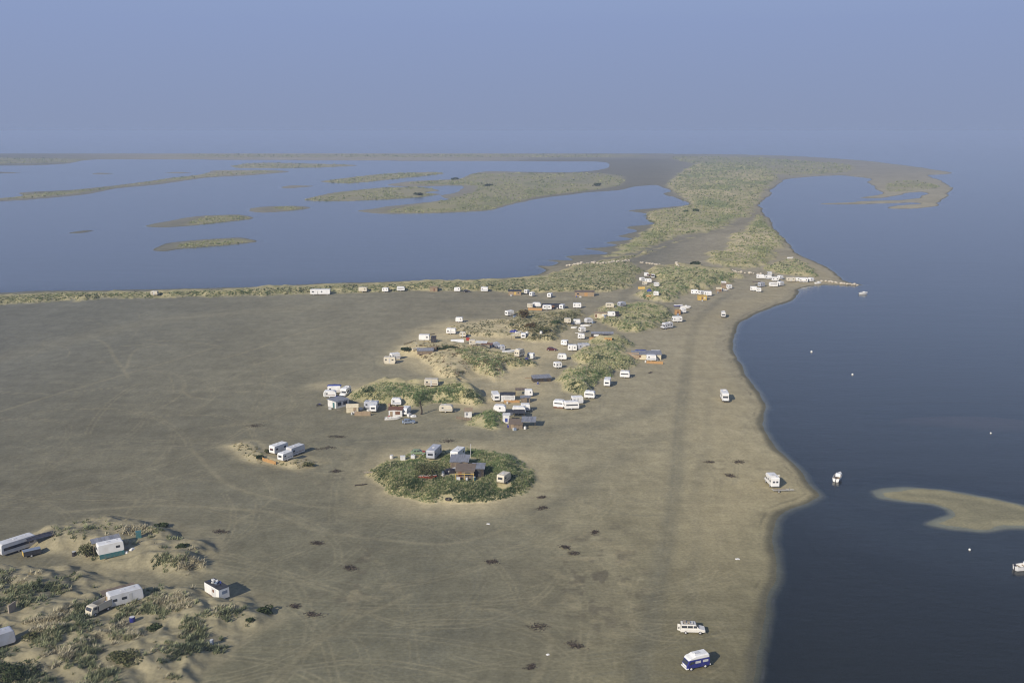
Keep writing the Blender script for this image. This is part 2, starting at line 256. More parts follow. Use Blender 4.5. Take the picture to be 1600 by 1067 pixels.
# ------------------------------------------------------------------ what stands where, in picture points of the photograph (x, lowest y)
# caravans: x, y, width in px (0 = own length), heading in degrees, kind, paint, label
ROW = 'caravans along the lagoon dune'
OLD = 'caravans of the dune camp'
CAP = 'caravans by the boulder line'
FRO = 'caravans on the near dunes'
CARAVANS = [
 (27, 860, -1, 52, 'coach', 'pale', 'long silver-white caravan parked beside the small yellow-ended trailer', FRO),
 (173, 867, -1, 33, 'box', 'white', 'white caravan standing on a teal skirt beside a round bush', FRO),
 (196, 942, -1, 37, 'long', 'pale', 'pale caravan with a brown plank lean-to along its far side', FRO),
 (-8, 1012, -1, 42, 'long', 'grey', 'silver-grey caravan cut off by the frame beside the leafy shadowed mound', FRO),
 (435.7, 707, -1, 56, 'box', 'white', 'white caravan with a red strip on its end, behind the orange fence', 'caravans of the three-caravan yard'),
 (446, 719, -1, 56, 'small', 'white', 'nearest white caravan of the three beside the orange fence', 'caravans of the three-caravan yard'),
 (462, 710, -1, 56, 'box', 'pale', 'white caravan end to end behind the nearest one of the orange-fence yard', 'caravans of the three-caravan yard'),
 (677, 719, 0, 76, 'long', 'grey', 'grey-roofed caravan end-on behind the big bush of the oval dune', 'caravans of the oval dune'),
 (714.6, 720, 0, 70, 'box', 'white', 'white caravan end-on behind the grey-roofed hut near the mast', 'caravans of the oval dune'),
 (787, 760, 0, 63, 'small', 'cream', 'old cream caravan leaning alone in grass on the oval dune', 'caravans of the oval dune'),
 (522, 615, 20, 4, 'box', 'white', 'white caravan under a blue sheet at the dune tip', OLD),
 (515, 622, 19, 4, 'round', 'white', 'rounded white caravan in front of the blue-sheeted one', OLD),
 (580, 640, 22, -6, 'box', 'grey', 'grey-sided caravan behind the timber screen of the cream tent', OLD),
 (583, 645, 8, 90, 'small', 'white', 'small white caravan end-on before the grey-sided caravan', OLD),
 (619, 636, 15, 2, 'round', 'white', 'rounded white caravan behind the brown-shuttered timber hut', OLD),
 (633, 650, 0, 78, 'round', 'white', 'white round-ended caravan end-on beside the brown-shuttered timber hut', OLD),
 (697, 645, 21, -5, 'round', 'cream', 'cream round-ended caravan alone at the foot of the grassy dune', OLD),
 (774, 628, 0, 100, 'box', 'white', 'white caravan end-on at the end of the orange-fenced shack', OLD),
 (826, 620, 9, 0, 'small', 'white', 'small white caravan behind the grey plank hut', OLD),
 (781, 645, 19, -6, 'round', 'white', 'wedge-ended white caravan behind the low scrub mound', OLD),
 (811, 648, 20, -2, 'band', 'white', 'white caravan with dark window band behind the ramshackle shack', OLD),
 (821, 643, 14, 0, 'small', 'white', 'small white caravan peeping over the dark-banded one by the ramshackle shack', OLD),
 (674, 604.5, 20, -2, 'box', 'cream', 'long cream caravan on the far side of the grassy dune', OLD),
 (609, 568.5, 18, -4, 'box', 'cream', 'cream-skirted white caravan at the sandy tip of the dune camp', OLD),
 (616.5, 563, 16, 30, 'box', 'white', 'white caravan close behind the cream-skirted one at the dune tip', OLD),
 (663, 535.5, 16, -3, 'box', 'white', 'white caravan with a dark annex at its end', OLD),
 (705, 522.8, 15, -8, 'box', 'white', 'white caravan with dark end by itself behind the barrel tent', OLD),
 (717.5, 504.2, 11, -3, 'small', 'white', 'little white caravan alone on the open flat behind the camp', OLD),
 (723, 527.5, 9, 0, 'small', 'cream', 'small caravan showing one dark window above the barrel tent', OLD),
 (738, 541, 9, 5, 'small', 'cream', 'small cream caravan between the barrel tent and the white canopy', OLD),
 (773, 546, 12, 30, 'box', 'grey', 'grey caravan at the end of the red-brown shelter', OLD),
 (783, 549, 12, 8, 'small', 'grey', 'grey-roofed small caravan behind the white sheeted dinghy', OLD),
 (829.5, 561.5, 11, -20, 'small', 'white', 'small round white caravan beside the tall dark-windowed van', OLD),
 (818, 530.3, 0, 86, 'small', 'white', 'white caravan end-on beside the cream awning under the brown tree', OLD),
 (796, 494.6, 14, 40, 'box', 'white', 'white caravan with a shaded side beside the brown tree', OLD),
 (828, 482, 8, 0, 'small', 'cream', 'cream caravan with two dark windows above the short orange fence', OLD),
 (838.5, 480.5, 13, -4, 'round', 'white', 'round white caravan at the end of the short orange fence', OLD),
 (855, 484.5, 14, -3, 'small', 'white', 'low white caravan in front of the long dark roof', OLD),
 (878.5, 484, 9, 70, 'small', 'white', 'white caravan end-on at the end of the long dark roof', OLD),
 (887, 506.8, 10.5, -3, 'small', 'cream', 'windowless cream caravan, first of the pair in the scrub', OLD),
 (901.5, 507.6, 11, -3, 'small', 'white', 'white caravan with two dark windows, second of the pair in the scrub', OLD),
 (920, 506, 13, 25, 'round', 'pale', 'pale caravan with a boat drawn up before it', OLD),
 (902, 482, 12.5, -3, 'box', 'white', 'white caravan alone on the dark flat behind the stake row', OLD),
 (953, 481.5, 12.5, -2, 'round', 'cream', 'cream round-topped caravan behind the stake row', OLD),
 (972, 480, 13, 35, 'round', 'grey', 'grey-sided white caravan next to the cream round-topped one', OLD),
 (955.5, 495.3, 11.5, -2, 'small', 'white', 'white caravan joined to the end of the cream shack', OLD),
 (910, 520.5, 9, 25, 'small', 'white', 'white caravan standing behind the one at the orange screen', OLD),
 (908.5, 530.5, 11, -6, 'small', 'white', 'white caravan at the near end of the long orange screen', OLD),
 (882.5, 541, 9.5, -25, 'small', 'white', 'small white caravan beside a dark red car on the camp lane', OLD),
 (894.5, 549, 13, -4, 'box', 'white', 'white caravan with one dark window, before the half-buried grey one', OLD),
 (912, 546.5, 18, 8, 'box', 'grey', 'grey caravan half buried in the dune grass', OLD),
 (878.5, 563, 14, -4, 'round', 'white', 'white caravan with a wide overhanging roof at the dune edge', OLD),
 (871.5, 576.5, 13, 25, 'small', 'white', 'white caravan with a grey side near the dark flat-roofed shed', OLD),
 (1018, 564.5, 15, -4, 'small', 'white', 'white caravan behind the orange boards of the beachside compound', OLD),
 (1025, 558.5, 14, -3, 'box', 'white', 'white caravan tucked under the grey roof of the beachside compound', OLD),
 (977, 591.3, 13.5, -12, 'band', 'white', 'white caravan with dark band, last of the dune-edge line towards the compound', 'caravans lined up along the dune edge'),
 (950, 605, 0, 80, 'box', 'white', 'square white caravan end-on in the dune-edge line', 'caravans lined up along the dune edge'),
 (922, 623.7, 12.5, -14, 'band', 'white', 'small round caravan with dark band in the dune-edge line', 'caravans lined up along the dune edge'),
 (874, 638.2, 16, -18, 'band', 'white', 'white caravan on a brown skirt at the start of the dune-edge line', 'caravans lined up along the dune edge'),
 (893, 640.5, 23, 8, 'bandlong', 'white', 'long white caravan with a dark window band beside the brown-skirted one', 'caravans lined up along the dune edge'),
 (902, 632.5, 14, 12, 'box', 'white', 'tall white caravan rising behind the long dark-banded caravan', 'caravans lined up along the dune edge'),
 (1067.5, 490, 8, 20, 'small', 'white', 'white caravan joined to the orange shed near two beached boats', OLD),
 (1058.5, 504, 15, 10, 'long', 'white', 'large white caravan between the orange shed and the grey camper van', OLD),
 (1010, 432.5, 6.5, 0, 'small', 'white', 'uppermost white caravan of the cluster below the boulder line', CAP),
 (1003.5, 440.3, 8, 25, 'small', 'white', 'white caravan on the lane side of the boulder-line cluster', CAP),
 (1013, 442.3, 10.5, -4, 'small', 'white', 'white caravan in the middle of the cluster, under a brown roof', CAP),
 (1020.5, 435.5, 0, 85, 'small', 'white', 'narrow white caravan end-on at the dune side of the boulder-line cluster', CAP),
 (1007.5, 446.3, 7, 0, 'small', 'cream', 'cream caravan above the yellow board screen', CAP),
 (1026, 448.7, 6, 10, 'small', 'white', 'lone little caravan in the grass beside the blue tarpaulin', CAP),
 (1025.5, 463.3, 7, -8, 'small', 'white', 'white caravan with a purple stain, lowest below the boulder-line cluster', CAP),
 (1085.5, 460.5, 11, -8, 'box', 'white', 'white caravan behind the yellow hut on the dune side', CAP),
 (1096, 461.5, 7, 30, 'small', 'white', 'small white caravan looking over the yellow hut', CAP),
 (1106, 463, 12, -6, 'box', 'white', 'white caravan on the beach side of the yellow hut', CAP),
 (1131, 446.5, 7, 0, 'small', 'white', 'white caravan behind the tan hut roof', CAP),
 (1140, 452, 8.5, 20, 'small', 'white', 'white caravan at the beach end of the tan hut', CAP),
 (1188, 436, 11, -3, 'box', 'white', 'first white caravan at the inland end of the cape row', CAP),
 (1200.5, 436.8, 11, -2, 'round', 'white', 'second white caravan of the cape row', CAP),
 (1203, 431.2, 5, 0, 'small', 'pale', 'small pale caravan behind the second of the cape row', CAP),
 (1211.5, 440, 10, 4, 'box', 'white', 'third white caravan of the cape row, overlapped by two others', CAP),
 (1220, 437.3, 9, 30, 'round', 'white', 'round white caravan with a dark end at the middle of the cape row', CAP),
 (1220.5, 447.5, 8, 40, 'box', 'white', 'tall white caravan in front of the round one, throwing a long shadow', CAP),
 (1209, 448.5, 13, -3, 'band', 'white', 'white caravan with dark band before the cape row', CAP),
 (1236, 440.5, 13, 0, 'box', 'cream', 'cream caravan seaward of the round one in the cape row', CAP),
 (1245, 440.2, 10, 0, 'small', 'white', 'white caravan between the cream and the biggest of the cape row', CAP),
 (1256, 441.7, 13, -6, 'long', 'white', 'biggest white caravan of the cape row', CAP),
 (1268, 441, 8, 30, 'round', 'white', 'last caravan at the seaward end of the cape row', CAP),
 (1178, 455.3, 9, -6, 'box', 'white', 'white caravan under a pole canopy before the cape row', CAP),
 (1186, 457, 7, -10, 'small', 'white', 'small white caravan nearest the water before the cape row', CAP),
 (1190.5, 449, 8, 35, 'box', 'grey', 'grey-sided caravan behind the canopy before the cape row', CAP),
 (241, 463, 10, 0, 'small', 'cream', 'tiny cream caravan by itself where the lagoon dune narrows', ROW),
 (500, 461, 29, 3, 'static', 'white', 'long white mobile home before the lagoon dune', ROW),
 (567, 457.2, 13, -6, 'box', 'cream', 'cream caravan next after the mobile home along the lagoon dune', ROW),
 (602, 457, 10, -6, 'small', 'white', 'small white caravan, second after the mobile home along the lagoon dune', ROW),
 (626, 455.8, 12, 4, 'band', 'white', 'white caravan with dark stripe, third after the mobile home', ROW),
 (714.5, 456.2, 9.5, -3, 'small', 'white', 'white caravan with two dark windows next to a parked car', ROW),
 (757, 456.2, 11, -5, 'box', 'white', 'windowless white caravan tucked in bushes of the lagoon dune', ROW),
 (823, 460, 6, 60, 'small', 'white', 'upright little caravan, rear of the two after the tan shed', ROW),
 (831.5, 464, 7, 50, 'small', 'white', 'little white caravan, front of the two after the tan shed', ROW),
 (859.5, 466, 7, 70, 'small', 'white', 'white caravan end-on, alone between the tan shed and the plank barn', ROW),
]

# ------------------------------------------------------------------ materials
MATS = {}
def mat(name, rgb, rough=0.6, dirt=0.25, scale=1.5, metal=0.0, dirtcol=(0.25, 0.2, 0.14), stretch=(1, 1, 1), bump=0.0, spec=0.5):
    if name in MATS: return MATS[name]
    m = bpy.data.materials.new(name); m.use_nodes = True; n = m.node_tree; b = n.nodes['Principled BSDF']
    b.inputs['Roughness'].default_value = rough; b.inputs['Metallic'].default_value = metal
    b.inputs['Specular IOR Level'].default_value = spec
    tc = n.nodes.new('ShaderNodeTexCoord'); mp = n.nodes.new('ShaderNodeMapping'); mp.inputs['Scale'].default_value = stretch
    nz = n.nodes.new('ShaderNodeTexNoise'); nz.inputs['Scale'].default_value = scale; nz.inputs['Detail'].default_value = 5
    cr = n.nodes.new('ShaderNodeValToRGB'); cr.color_ramp.elements[0].position = 0.38; cr.color_ramp.elements[1].position = 0.72
    cr.color_ramp.elements[0].color = (0, 0, 0, 1); cr.color_ramp.elements[1].color = (dirt,) * 3 + (1,)
    oi = n.nodes.new('ShaderNodeObjectInfo')
    ad = n.nodes.new('ShaderNodeVectorMath'); ad.operation = 'ADD'
    mu = n.nodes.new('ShaderNodeVectorMath'); mu.operation = 'SCALE'; mu.inputs[3].default_value = 37.0
    cx = n.nodes.new('ShaderNodeCombineXYZ')
    n.links.new(oi.outputs['Random'], cx.inputs[0]); n.links.new(cx.outputs[0], mu.inputs[0])
    n.links.new(tc.outputs['Object'], ad.inputs[0]); n.links.new(mu.outputs[0], ad.inputs[1])
    n.links.new(ad.outputs[0], mp.inputs[0]); n.links.new(mp.outputs[0], nz.inputs[0]); n.links.new(nz.outputs[0], cr.inputs[0])
    mx = n.nodes.new('ShaderNodeMix'); mx.data_type = 'RGBA'
    mx.inputs[6].default_value = (*rgb, 1); mx.inputs[7].default_value = (*dirtcol, 1)
    n.links.new(cr.outputs[0], mx.inputs['Factor']); n.links.new(mx.outputs[2], b.inputs['Base Color'])
    if bump:
        bp = n.nodes.new('ShaderNodeBump'); bp.inputs['Strength'].default_value = bump; bp.inputs['Distance'].default_value = 0.05
        n.links.new(nz.outputs[0], bp.inputs['Height']); n.links.new(bp.outputs[0], b.inputs['Normal'])
    MATS[name] = m; return m
def attrmat(name, attr, rough=0.8, trans=0.0):
    m = bpy.data.materials.new(name); m.use_nodes = True; n = m.node_tree; b = n.nodes['Principled BSDF']
    b.inputs['Roughness'].default_value = rough; b.inputs['Specular IOR Level'].default_value = 0.15
    a = n.nodes.new('ShaderNodeAttribute'); a.attribute_name = attr
    n.links.new(a.outputs['Color'], b.inputs['Base Color'])
    if trans:
        t = n.nodes.new('ShaderNodeBsdfTranslucent'); n.links.new(a.outputs['Color'], t.inputs[0])
        mx = n.nodes.new('ShaderNodeMixShader'); mx.inputs[0].default_value = trans
        n.links.new(b.outputs[0], mx.inputs[1]); n.links.new(t.outputs[0], mx.inputs[2])
        n.links.new(mx.outputs[0], n.nodes['Material Output'].inputs[0])
    return m
M_WHITE = mat('caravan_white', (0.84, 0.83, 0.80), 0.4, 0.22, 0.7)
M_CREAM = mat('caravan_cream', (0.66, 0.60, 0.47), 0.45, 0.3, 0.7)
M_PALE = mat('caravan_pale', (0.66, 0.66, 0.66), 0.42, 0.3, 0.7)
M_GREY = mat('caravan_grey', (0.46, 0.48, 0.53), 0.42, 0.35, 0.8)
PAINT = dict(white=M_WHITE, cream=M_CREAM, pale=M_PALE, grey=M_GREY)
M_GLASS = mat('dark_glass', (0.05, 0.055, 0.065), 0.15, 0.0)
M_RUBBER = mat('rubber', (0.02, 0.02, 0.02), 0.8, 0.3, 3)
M_HUB = mat('hubcap', (0.55, 0.55, 0.55), 0.35, 0.1)
M_STEEL = mat('steel', (0.28, 0.28, 0.28), 0.5, 0.3, 3, 0.3)
M_TRIM = mat('pale_trim', (0.55, 0.55, 0.53), 0.5, 0.2)
M_DARKROOF = mat('dark_roofing', (0.035, 0.036, 0.042), 0.7, 0.5, 1.2, dirtcol=(0.1, 0.095, 0.09))
M_GREYROOF = mat('grey_sheet_roof', (0.25, 0.26, 0.29), 0.6, 0.6, 0.9, dirtcol=(0.12, 0.11, 0.10), stretch=(4, .5, 1))
M_BROWNROOF = mat('brown_plank_roof', (0.20, 0.155, 0.115), 0.85, 0.7, 1.2, dirtcol=(0.09, 0.07, 0.055), stretch=(.5, 5, 1))
M_WOOD = mat('weathered_wood', (0.22, 0.17, 0.12), 0.85, 0.7, 2, dirtcol=(0.1, 0.08, 0.06), stretch=(1, 1, .25))
M_TAN = mat('tan_boards', (0.36, 0.27, 0.17), 0.85, 0.6, 2, dirtcol=(0.2, 0.14, 0.09), stretch=(3, 3, .3))
M_ORANGE = mat('orange_boards', (0.48, 0.28, 0.11), 0.8, 0.5, 2, dirtcol=(0.28, 0.15, 0.06), stretch=(4, 4, .3))
M_YELLOW = mat('yellow_boards', (0.62, 0.42, 0.10), 0.75, 0.4, 2)
M_CANVAS = mat('cream_canvas', (0.68, 0.60, 0.42), 0.9, 0.3, 1)
M_WHITEP = mat('white_panel', (0.74, 0.73, 0.70), 0.6, 0.35, 1.5)
M_BLUE = mat('blue_sheet', (0.035, 0.06, 0.28), 0.55, 0.2, 2)
M_TEAL = mat('teal_sheet', (0.04, 0.16, 0.17), 0.6, 0.4, 2)
M_BROWN = mat('brown_paint', (0.17, 0.07, 0.035), 0.7, 0.4, 2)
M_RED = mat('red_paint', (0.42, 0.05, 0.03), 0.5, 0.3, 2)
M_DRED = mat('dark_red_paint', (0.10, 0.015, 0.02), 0.3, 0.2, 2)
M_GREEN = mat('green_paint', (0.22, 0.30, 0.17), 0.5, 0.3, 2)
M_NAVY = mat('navy_paint', (0.02, 0.028, 0.19), 0.3, 0.12, 2)
M_BLUEGREY = mat('blue_grey_paint', (0.22, 0.27, 0.35), 0.35, 0.2, 2)
M_CARDARK = mat('dark_paint', (0.03, 0.03, 0.04), 0.3, 0.2, 2)
M_CARWHITE = mat('car_white', (0.76, 0.73, 0.66), 0.3, 0.15, 2)
M_BUOY = mat('buoy_white', (0.8, 0.78, 0.72), 0.5, 0.1)
M_STONE = mat('limestone', (0.62, 0.55, 0.43), 0.9, 0.6, 2.5, dirtcol=(0.22, 0.19, 0.15), bump=0.4)
M_BARK = mat('bark', (0.10, 0.075, 0.055), 0.95, 0.5, 4)
M_DRIFT = mat('driftwood', (0.33, 0.28, 0.22), 0.9, 0.5, 3)
M_DARKWOOD = mat('burnt_wood', (0.035, 0.028, 0.022), 0.9, 0.3, 3)

# ------------------------------------------------------------------ mesh building
class MB:
    def __init__(s): s.v = []; s.f = []
    def add(s, v, f):
        o = len(s.v); s.v += [tuple(map(float, p)) for p in v]; s.f += [tuple(i + o for i in q) for q in f]; return s
    def box(s, cx, cy, cz, sx, sy, sz, rz=0.0, tilt=0.0):
        c, n = math.cos(rz), math.sin(rz); ct, st = math.cos(tilt), math.sin(tilt)
        v = []
        for z in (-1, 1):
            for x, y in ((-1, -1), (1, -1), (1, 1), (-1, 1)):
                X, Y, Z = x * sx / 2, y * sy / 2, z * sz / 2
                X, Z = X * ct - Z * st, X * st + Z * ct
                v.append((cx + X * c - Y * n, cy + X * n + Y * c, cz + Z))
        return s.add(v, [(3, 2, 1, 0), (4, 5, 6, 7), (0, 1, 5, 4), (1, 2, 6, 5), (2, 3, 7, 6), (3, 0, 4, 7)])
    def loft(s, rings, cap=True, close=True):
        n = len(rings[0]); o = len(s.v)
        for r in rings: s.v += [tuple(map(float, p)) for p in r]
        for i in range(len(rings) - 1):
            for j in range(n if close else n - 1):
                k = (j + 1) % n
                s.f.append((o + i * n + j, o + i * n + k, o + (i + 1) * n + k, o + (i + 1) * n + j))
        if cap:
            s.f.append(tuple(o + j for j in range(n))[::-1]); s.f.append(tuple(o + (len(rings) - 1) * n + j for j in range(n)))
        return s
    def prism(s, prof, y0, y1, bev=0.0):
        """side profile [(x, z)] carried across from y0 to y1, its long edges eased by bev"""
        cx = sum(p[0] for p in prof) / len(prof); cz = sum(p[1] for p in prof) / len(prof)
        ex = max(abs(p[0] - cx) for p in prof); ez = max(abs(p[1] - cz) for p in prof)
        def ring(y, b): return [(cx + (x - cx) * (1 - b / ex), y, cz + (z - cz) * (1 - b / ez)) for x, z in prof]
        if bev: r = [ring(y0, bev), ring(y0 + bev * .4, bev * .3), ring(y0 + bev, 0), ring(y1 - bev, 0), ring(y1 - bev * .4, bev * .3), ring(y1, bev)]
        else: r = [ring(y0, 0), ring(y1, 0)]
        return s.loft(r)
    def cyl(s, p, q, r0, r1=None, n=10):
        r1 = r0 if r1 is None else r1
        p, q = np.array(p, float), np.array(q, float); d = q - p; d = d / (np.linalg.norm(d) + 1e-9)
        a = np.cross(d, (0, 0, 1.0)) if abs(d[2]) < .9 else np.cross(d, (1.0, 0, 0)); a /= np.linalg.norm(a); b = np.cross(d, a)
        R = lambda c, r: [c + r * (math.cos(2 * math.pi * k / n) * a + math.sin(2 * math.pi * k / n) * b) for k in range(n)]
        return s.loft([R(p, r0), R(q, r1)])
    def plate(s, p0, p1, y0, y1, t=0.02):
        """flat panel on the profile segment p0-p1 (x, z), lying t proud of it, from y0 to y1"""
        (xa, za), (xb, zb) = p0, p1
        nx, nz = (zb - za), -(xb - xa); L = math.hypot(nx, nz) + 1e-9; nx, nz = nx / L * t, nz / L * t
        v = [(xa, y0, za), (xb, y0, zb), (xb, y1, zb), (xa, y1, za)]
        return s.add(v + [(x + nx, y, z + nz) for x, y, z in v], [(0, 1, 2, 3), (7, 6, 5, 4), (0, 4, 5, 1), (1, 5, 6, 2), (2, 6, 7, 3), (3, 7, 4, 0)])
    def mesh(s, name, m):
        me = bpy.data.meshes.new(name); me.from_pydata(s.v, [], s.f); me.validate(); me.update()
        import bmesh
        bm = bmesh.new(); bm.from_mesh(me); bmesh.ops.recalc_face_normals(bm, faces=bm.faces); bm.to_mesh(me); bm.free()
        if m: me.materials.append(m)
        return me
CACHE = {}
def thing(name, label, cat, loc, rz=0.0, scale=(1, 1, 1), group=None, tilt=0.0):
    o = bpy.data.objects.new(name, None); COL.objects.link(o); o.empty_display_size = .3
    o.location = tuple(float(c) for c in loc); o.rotation_euler = (tilt, 0, rz); o.scale = scale
    o['label'] = label; o['category'] = cat
    if group: o['group'] = group
    return o
def part(parent, name, key, fn, m, loc=None, rz=None, label=None):
    """a mesh of its own under its thing; every later piece with the same key and material is a copy sharing the mesh"""
    k = (key, m.name)
    if k in CACHE:
        o = CACHE[k].copy()
    else:
        mb = MB(); fn(mb); o = bpy.data.objects.new(name, mb.mesh(name, m)); CACHE[k] = o
    o.name = name
    COL.objects.link(o); o.parent = parent
    o.location = loc or (0, 0, 0); o.rotation_euler = (0, 0, rz or 0)
    if label: o['label'] = label
    elif 'label' in o.keys(): del o['label']
    return o
def solo(name, label, cat, fn, m, loc, rz=0.0, group=None, key=None, scale=(1, 1, 1)):
    """a thing that is a single mesh"""
    k = (key, m.name) if key else None
    if k and k in CACHE: o = CACHE[k].copy()
    else:
        mb = MB(); fn(mb); o = bpy.data.objects.new(name, mb.mesh(name, m))
        if k: CACHE[k] = o
    o.name = name; COL.objects.link(o); o.location = tuple(float(c) for c in loc); o.rotation_euler = (0, 0, rz); o.scale = scale
    o['label'] = label; o['category'] = cat
    if group: o['group'] = group
    elif 'group' in o.keys(): del o['group']
    return o

# ------------------------------------------------------------------ caravans
def rnd_profile(L, H, z0, r_f, r_b, lean=0.12):
    """caravan side outline, nose at +x"""
    p = [(-L / 2 + .25, z0), (L / 2 - .25, z0)]
    p += [(L / 2 - .04, z0 + .2), (L / 2, z0 + .55)]
    for k in range(4):
        a = k / 3 * math.pi / 2
        p.append((L / 2 - lean - r_f + r_f * math.cos(a), H - r_f * .8 + r_f * .8 * math.sin(a)))
    for k in range(4):
        a = math.pi / 2 + k / 3 * math.pi / 2
        p.append((-L / 2 + lean * .7 + r_b + r_b * math.cos(a), H - r_b * .8 + r_b * .8 * math.sin(a)))
    p += [(-L / 2, z0 + .55), (-L / 2 + .04, z0 + .2)]
    return p
KIND = {  # length, width, height, nose radius, tail radius, lean, windows per side, band
    'box': (5.0, 2.1, 2.50, .30, .25, .10, [(-1.5, .8, .55), (1.3, .9, .55)], 0),
    'small': (3.7, 2.0, 2.30, .35, .35, .12, [(-.9, .7, .5), (.8, .7, .5)], 0),
    'round': (4.4, 2.05, 2.35, .95, .85, .05, [(-1.0, .7, .5), (.1, .7, .5)], 0),
    'long': (6.0, 2.25, 2.60, .35, .3, .12, [(-2.0, .8, .55), (-.4, 1.0, .55), (1.9, .9, .55)], 0),
    'coach': (7.3, 2.3, 2.70, .5, .4, .12, [(-.1, 6.1, .7)], 1),  # windows widened into one dark band to deepen the shaded long side
    'static': (10.0, 2.9, 2.85, .12, .12, .0, [(-3.6, 1.2, .7), (.8, .8, .7), (3.5, 1.3, .7)], 0),
    'band': (4.8, 2.1, 2.45, .75, .6, .10, [(0.0, 3.6, .42)], 1),
    'bandlong': (6.2, 2.2, 2.55, .6, .5, .10, [(0.0, 4.9, .45)], 1)}
def caravan(x, y, wpx, hd, kind, paint, label, group):
    L, W, H, rf, rb, lean, wins, band = KIND[kind]
    a = D2R(hd); s = 1.0; ca, sa = abs(math.cos(a)), abs(math.sin(a))
    if wpx and wpx > 0 and ca > .45:
        s = np.clip((wpx / mpp(y) - W * sa) / (L * ca), .72, 1.35)
    X, Y, Z = ground(x, y)
    if wpx >= 0: Y = Y + 0.5 * (W * ca + L * s * sa) * .92
    Z = float(max(zf(X, Y), .15))
    t = thing('static_caravan' if kind == 'static' else 'caravan', label, 'mobile home' if kind == 'static' else 'caravan', (X, Y, Z), a, (s * 1.06, 1.06, 1.06), group)
    m = PAINT[paint]; z0 = .42
    prof = rnd_profile(L, H, z0, rf, rb, lean)
    part(t, 'body', ('cb', kind), lambda b: b.prism(prof, -W / 2, W / 2, .09), m)
    zc = 1.55 if kind != 'static' else 1.75
    hsh = (int(x * 7 + y * 13)) % 5
    for sd in (-1, 1):
        for i, (xc, ww, hh) in enumerate(wins):
            if not band and (hsh + i + (sd > 0)) % 3 == 2: continue
            part(t, 'window', ('cw', kind, i, sd), lambda b: b.box(xc, sd * (W / 2 + .012), zc, ww * (.85 if not band else 1), .035, hh * .85), M_GLASS)
        dx = {'box': 0.0, 'small': -.05, 'round': -1.55, 'long': .75, 'coach': -3.4, 'static': -1.3, 'band': 1.3, 'bandlong': -1.9}[kind]
        if (sd > 0) == (hsh % 2 == 0) and not band:
            part(t, 'door', ('cd', kind, sd), lambda b: b.box(dx, sd * (W / 2 + .008), 1.32, .6, .03, 1.62), M_TRIM)
    if hsh in (1, 4) and kind in ('box', 'small', 'long', 'round'):      # a painted waist band on some
        sc_ = (M_BROWN, M_BLUEGREY, M_TAN)[(int(x) + int(y)) % 3]
        for sd in (-1, 1): part(t, 'stripe', ('cst', kind, sd), lambda b: b.box(0, sd * (W / 2 + .004), .98, L * .84, .02, .16), sc_)
    # end windows sit on the sloping nose and tail
    zf0, zf1 = 1.25, min(1.8, H - rf * .8)
    xx = lambda z: L / 2 - lean * (z - z0 - .55) / (H - rf * .8 - z0 - .55)
    part(t, 'window', ('cwf', kind), lambda b: b.plate((xx(zf0), zf0), (xx(zf1), zf1), -W * .32, W * .32, .02), M_GLASS)
    xb = lambda z: -L / 2 + lean * .7 * (z - z0 - .55) / (H - rb * .8 - z0 - .55)
    if hsh != 3: part(t, 'window', ('cwb', kind), lambda b: b.plate((xb(zf1), zf1), (xb(zf0), zf0), -W * .3, W * .3, .02), M_GLASS)
    part(t, 'roof_hatch', ('ch', kind), lambda b: b.box(-.3, 0, H + .03, .7, .55, .09), M_PALE if paint != 'grey' else M_WHITE)
    if H > 2.4: part(t, 'roof_vent', ('cv', kind), lambda b: b.box(L * .28, .25, H + .02, .3, .3, .08), M_TRIM)
    for sd in (-1, 1):
        wl = part(t, 'wheel', ('cwh', kind, sd), lambda b: b.cyl((-.15, sd * (W / 2 - .2), .32), (-.15, sd * (W / 2 - .03), .32), .32, .32, 12), M_RUBBER)
        part(wl, 'hubcap', ('chub', kind, sd), lambda b: b.cyl((-.15, sd * (W / 2 - .03), .32), (-.15, sd * (W / 2 - .01), .32), .17, .15, 10), M_HUB)
    if kind not in ('static',):
        part(t, 'drawbar', ('cdb', kind), lambda b: b.cyl((L / 2 - .3, -.55, .42), (L / 2 + 1.0, 0, .45), .045, .045, 6).cyl((L / 2 - .3, .55, .42), (L / 2 + 1.0, 0, .45), .045, .045, 6).cyl((L / 2 + .9, 0, 0), (L / 2 + .9, 0, .6), .04, .04, 6), M_STEEL)
    else:
        for k in (-3.5, 0, 3.5):
            part(t, 'block', ('cbl', k), lambda b: b.box(k, -.9, .21, .5, .5, .42).box(k, .9, .21, .5, .5, .42), M_TRIM)
    return t

# ------------------------------------------------------------------ builders of everything else
def put(x, y, hd, W, D, mode='front'):
    a = D2R(hd); X, Y, Z = ground(x, y)
    if mode == 'front': Y = Y + 0.5 * (W * abs(math.sin(a)) + D * abs(math.cos(a))) * .95
    return (float(X), float(Y), float(max(zf(X, Y), .1))), a
def beside(x, y, hd, dx, dy):
    """point beside the thing whose middle stands at (x, y)"""
    X, Y, Z = ground(x, y); a = D2R(hd)
    X = X + dx * math.cos(a) - dy * math.sin(a); Y = Y + dx * math.sin(a) + dy * math.cos(a)
    return (float(X), float(Y), float(max(zf(X, Y), .1))), a

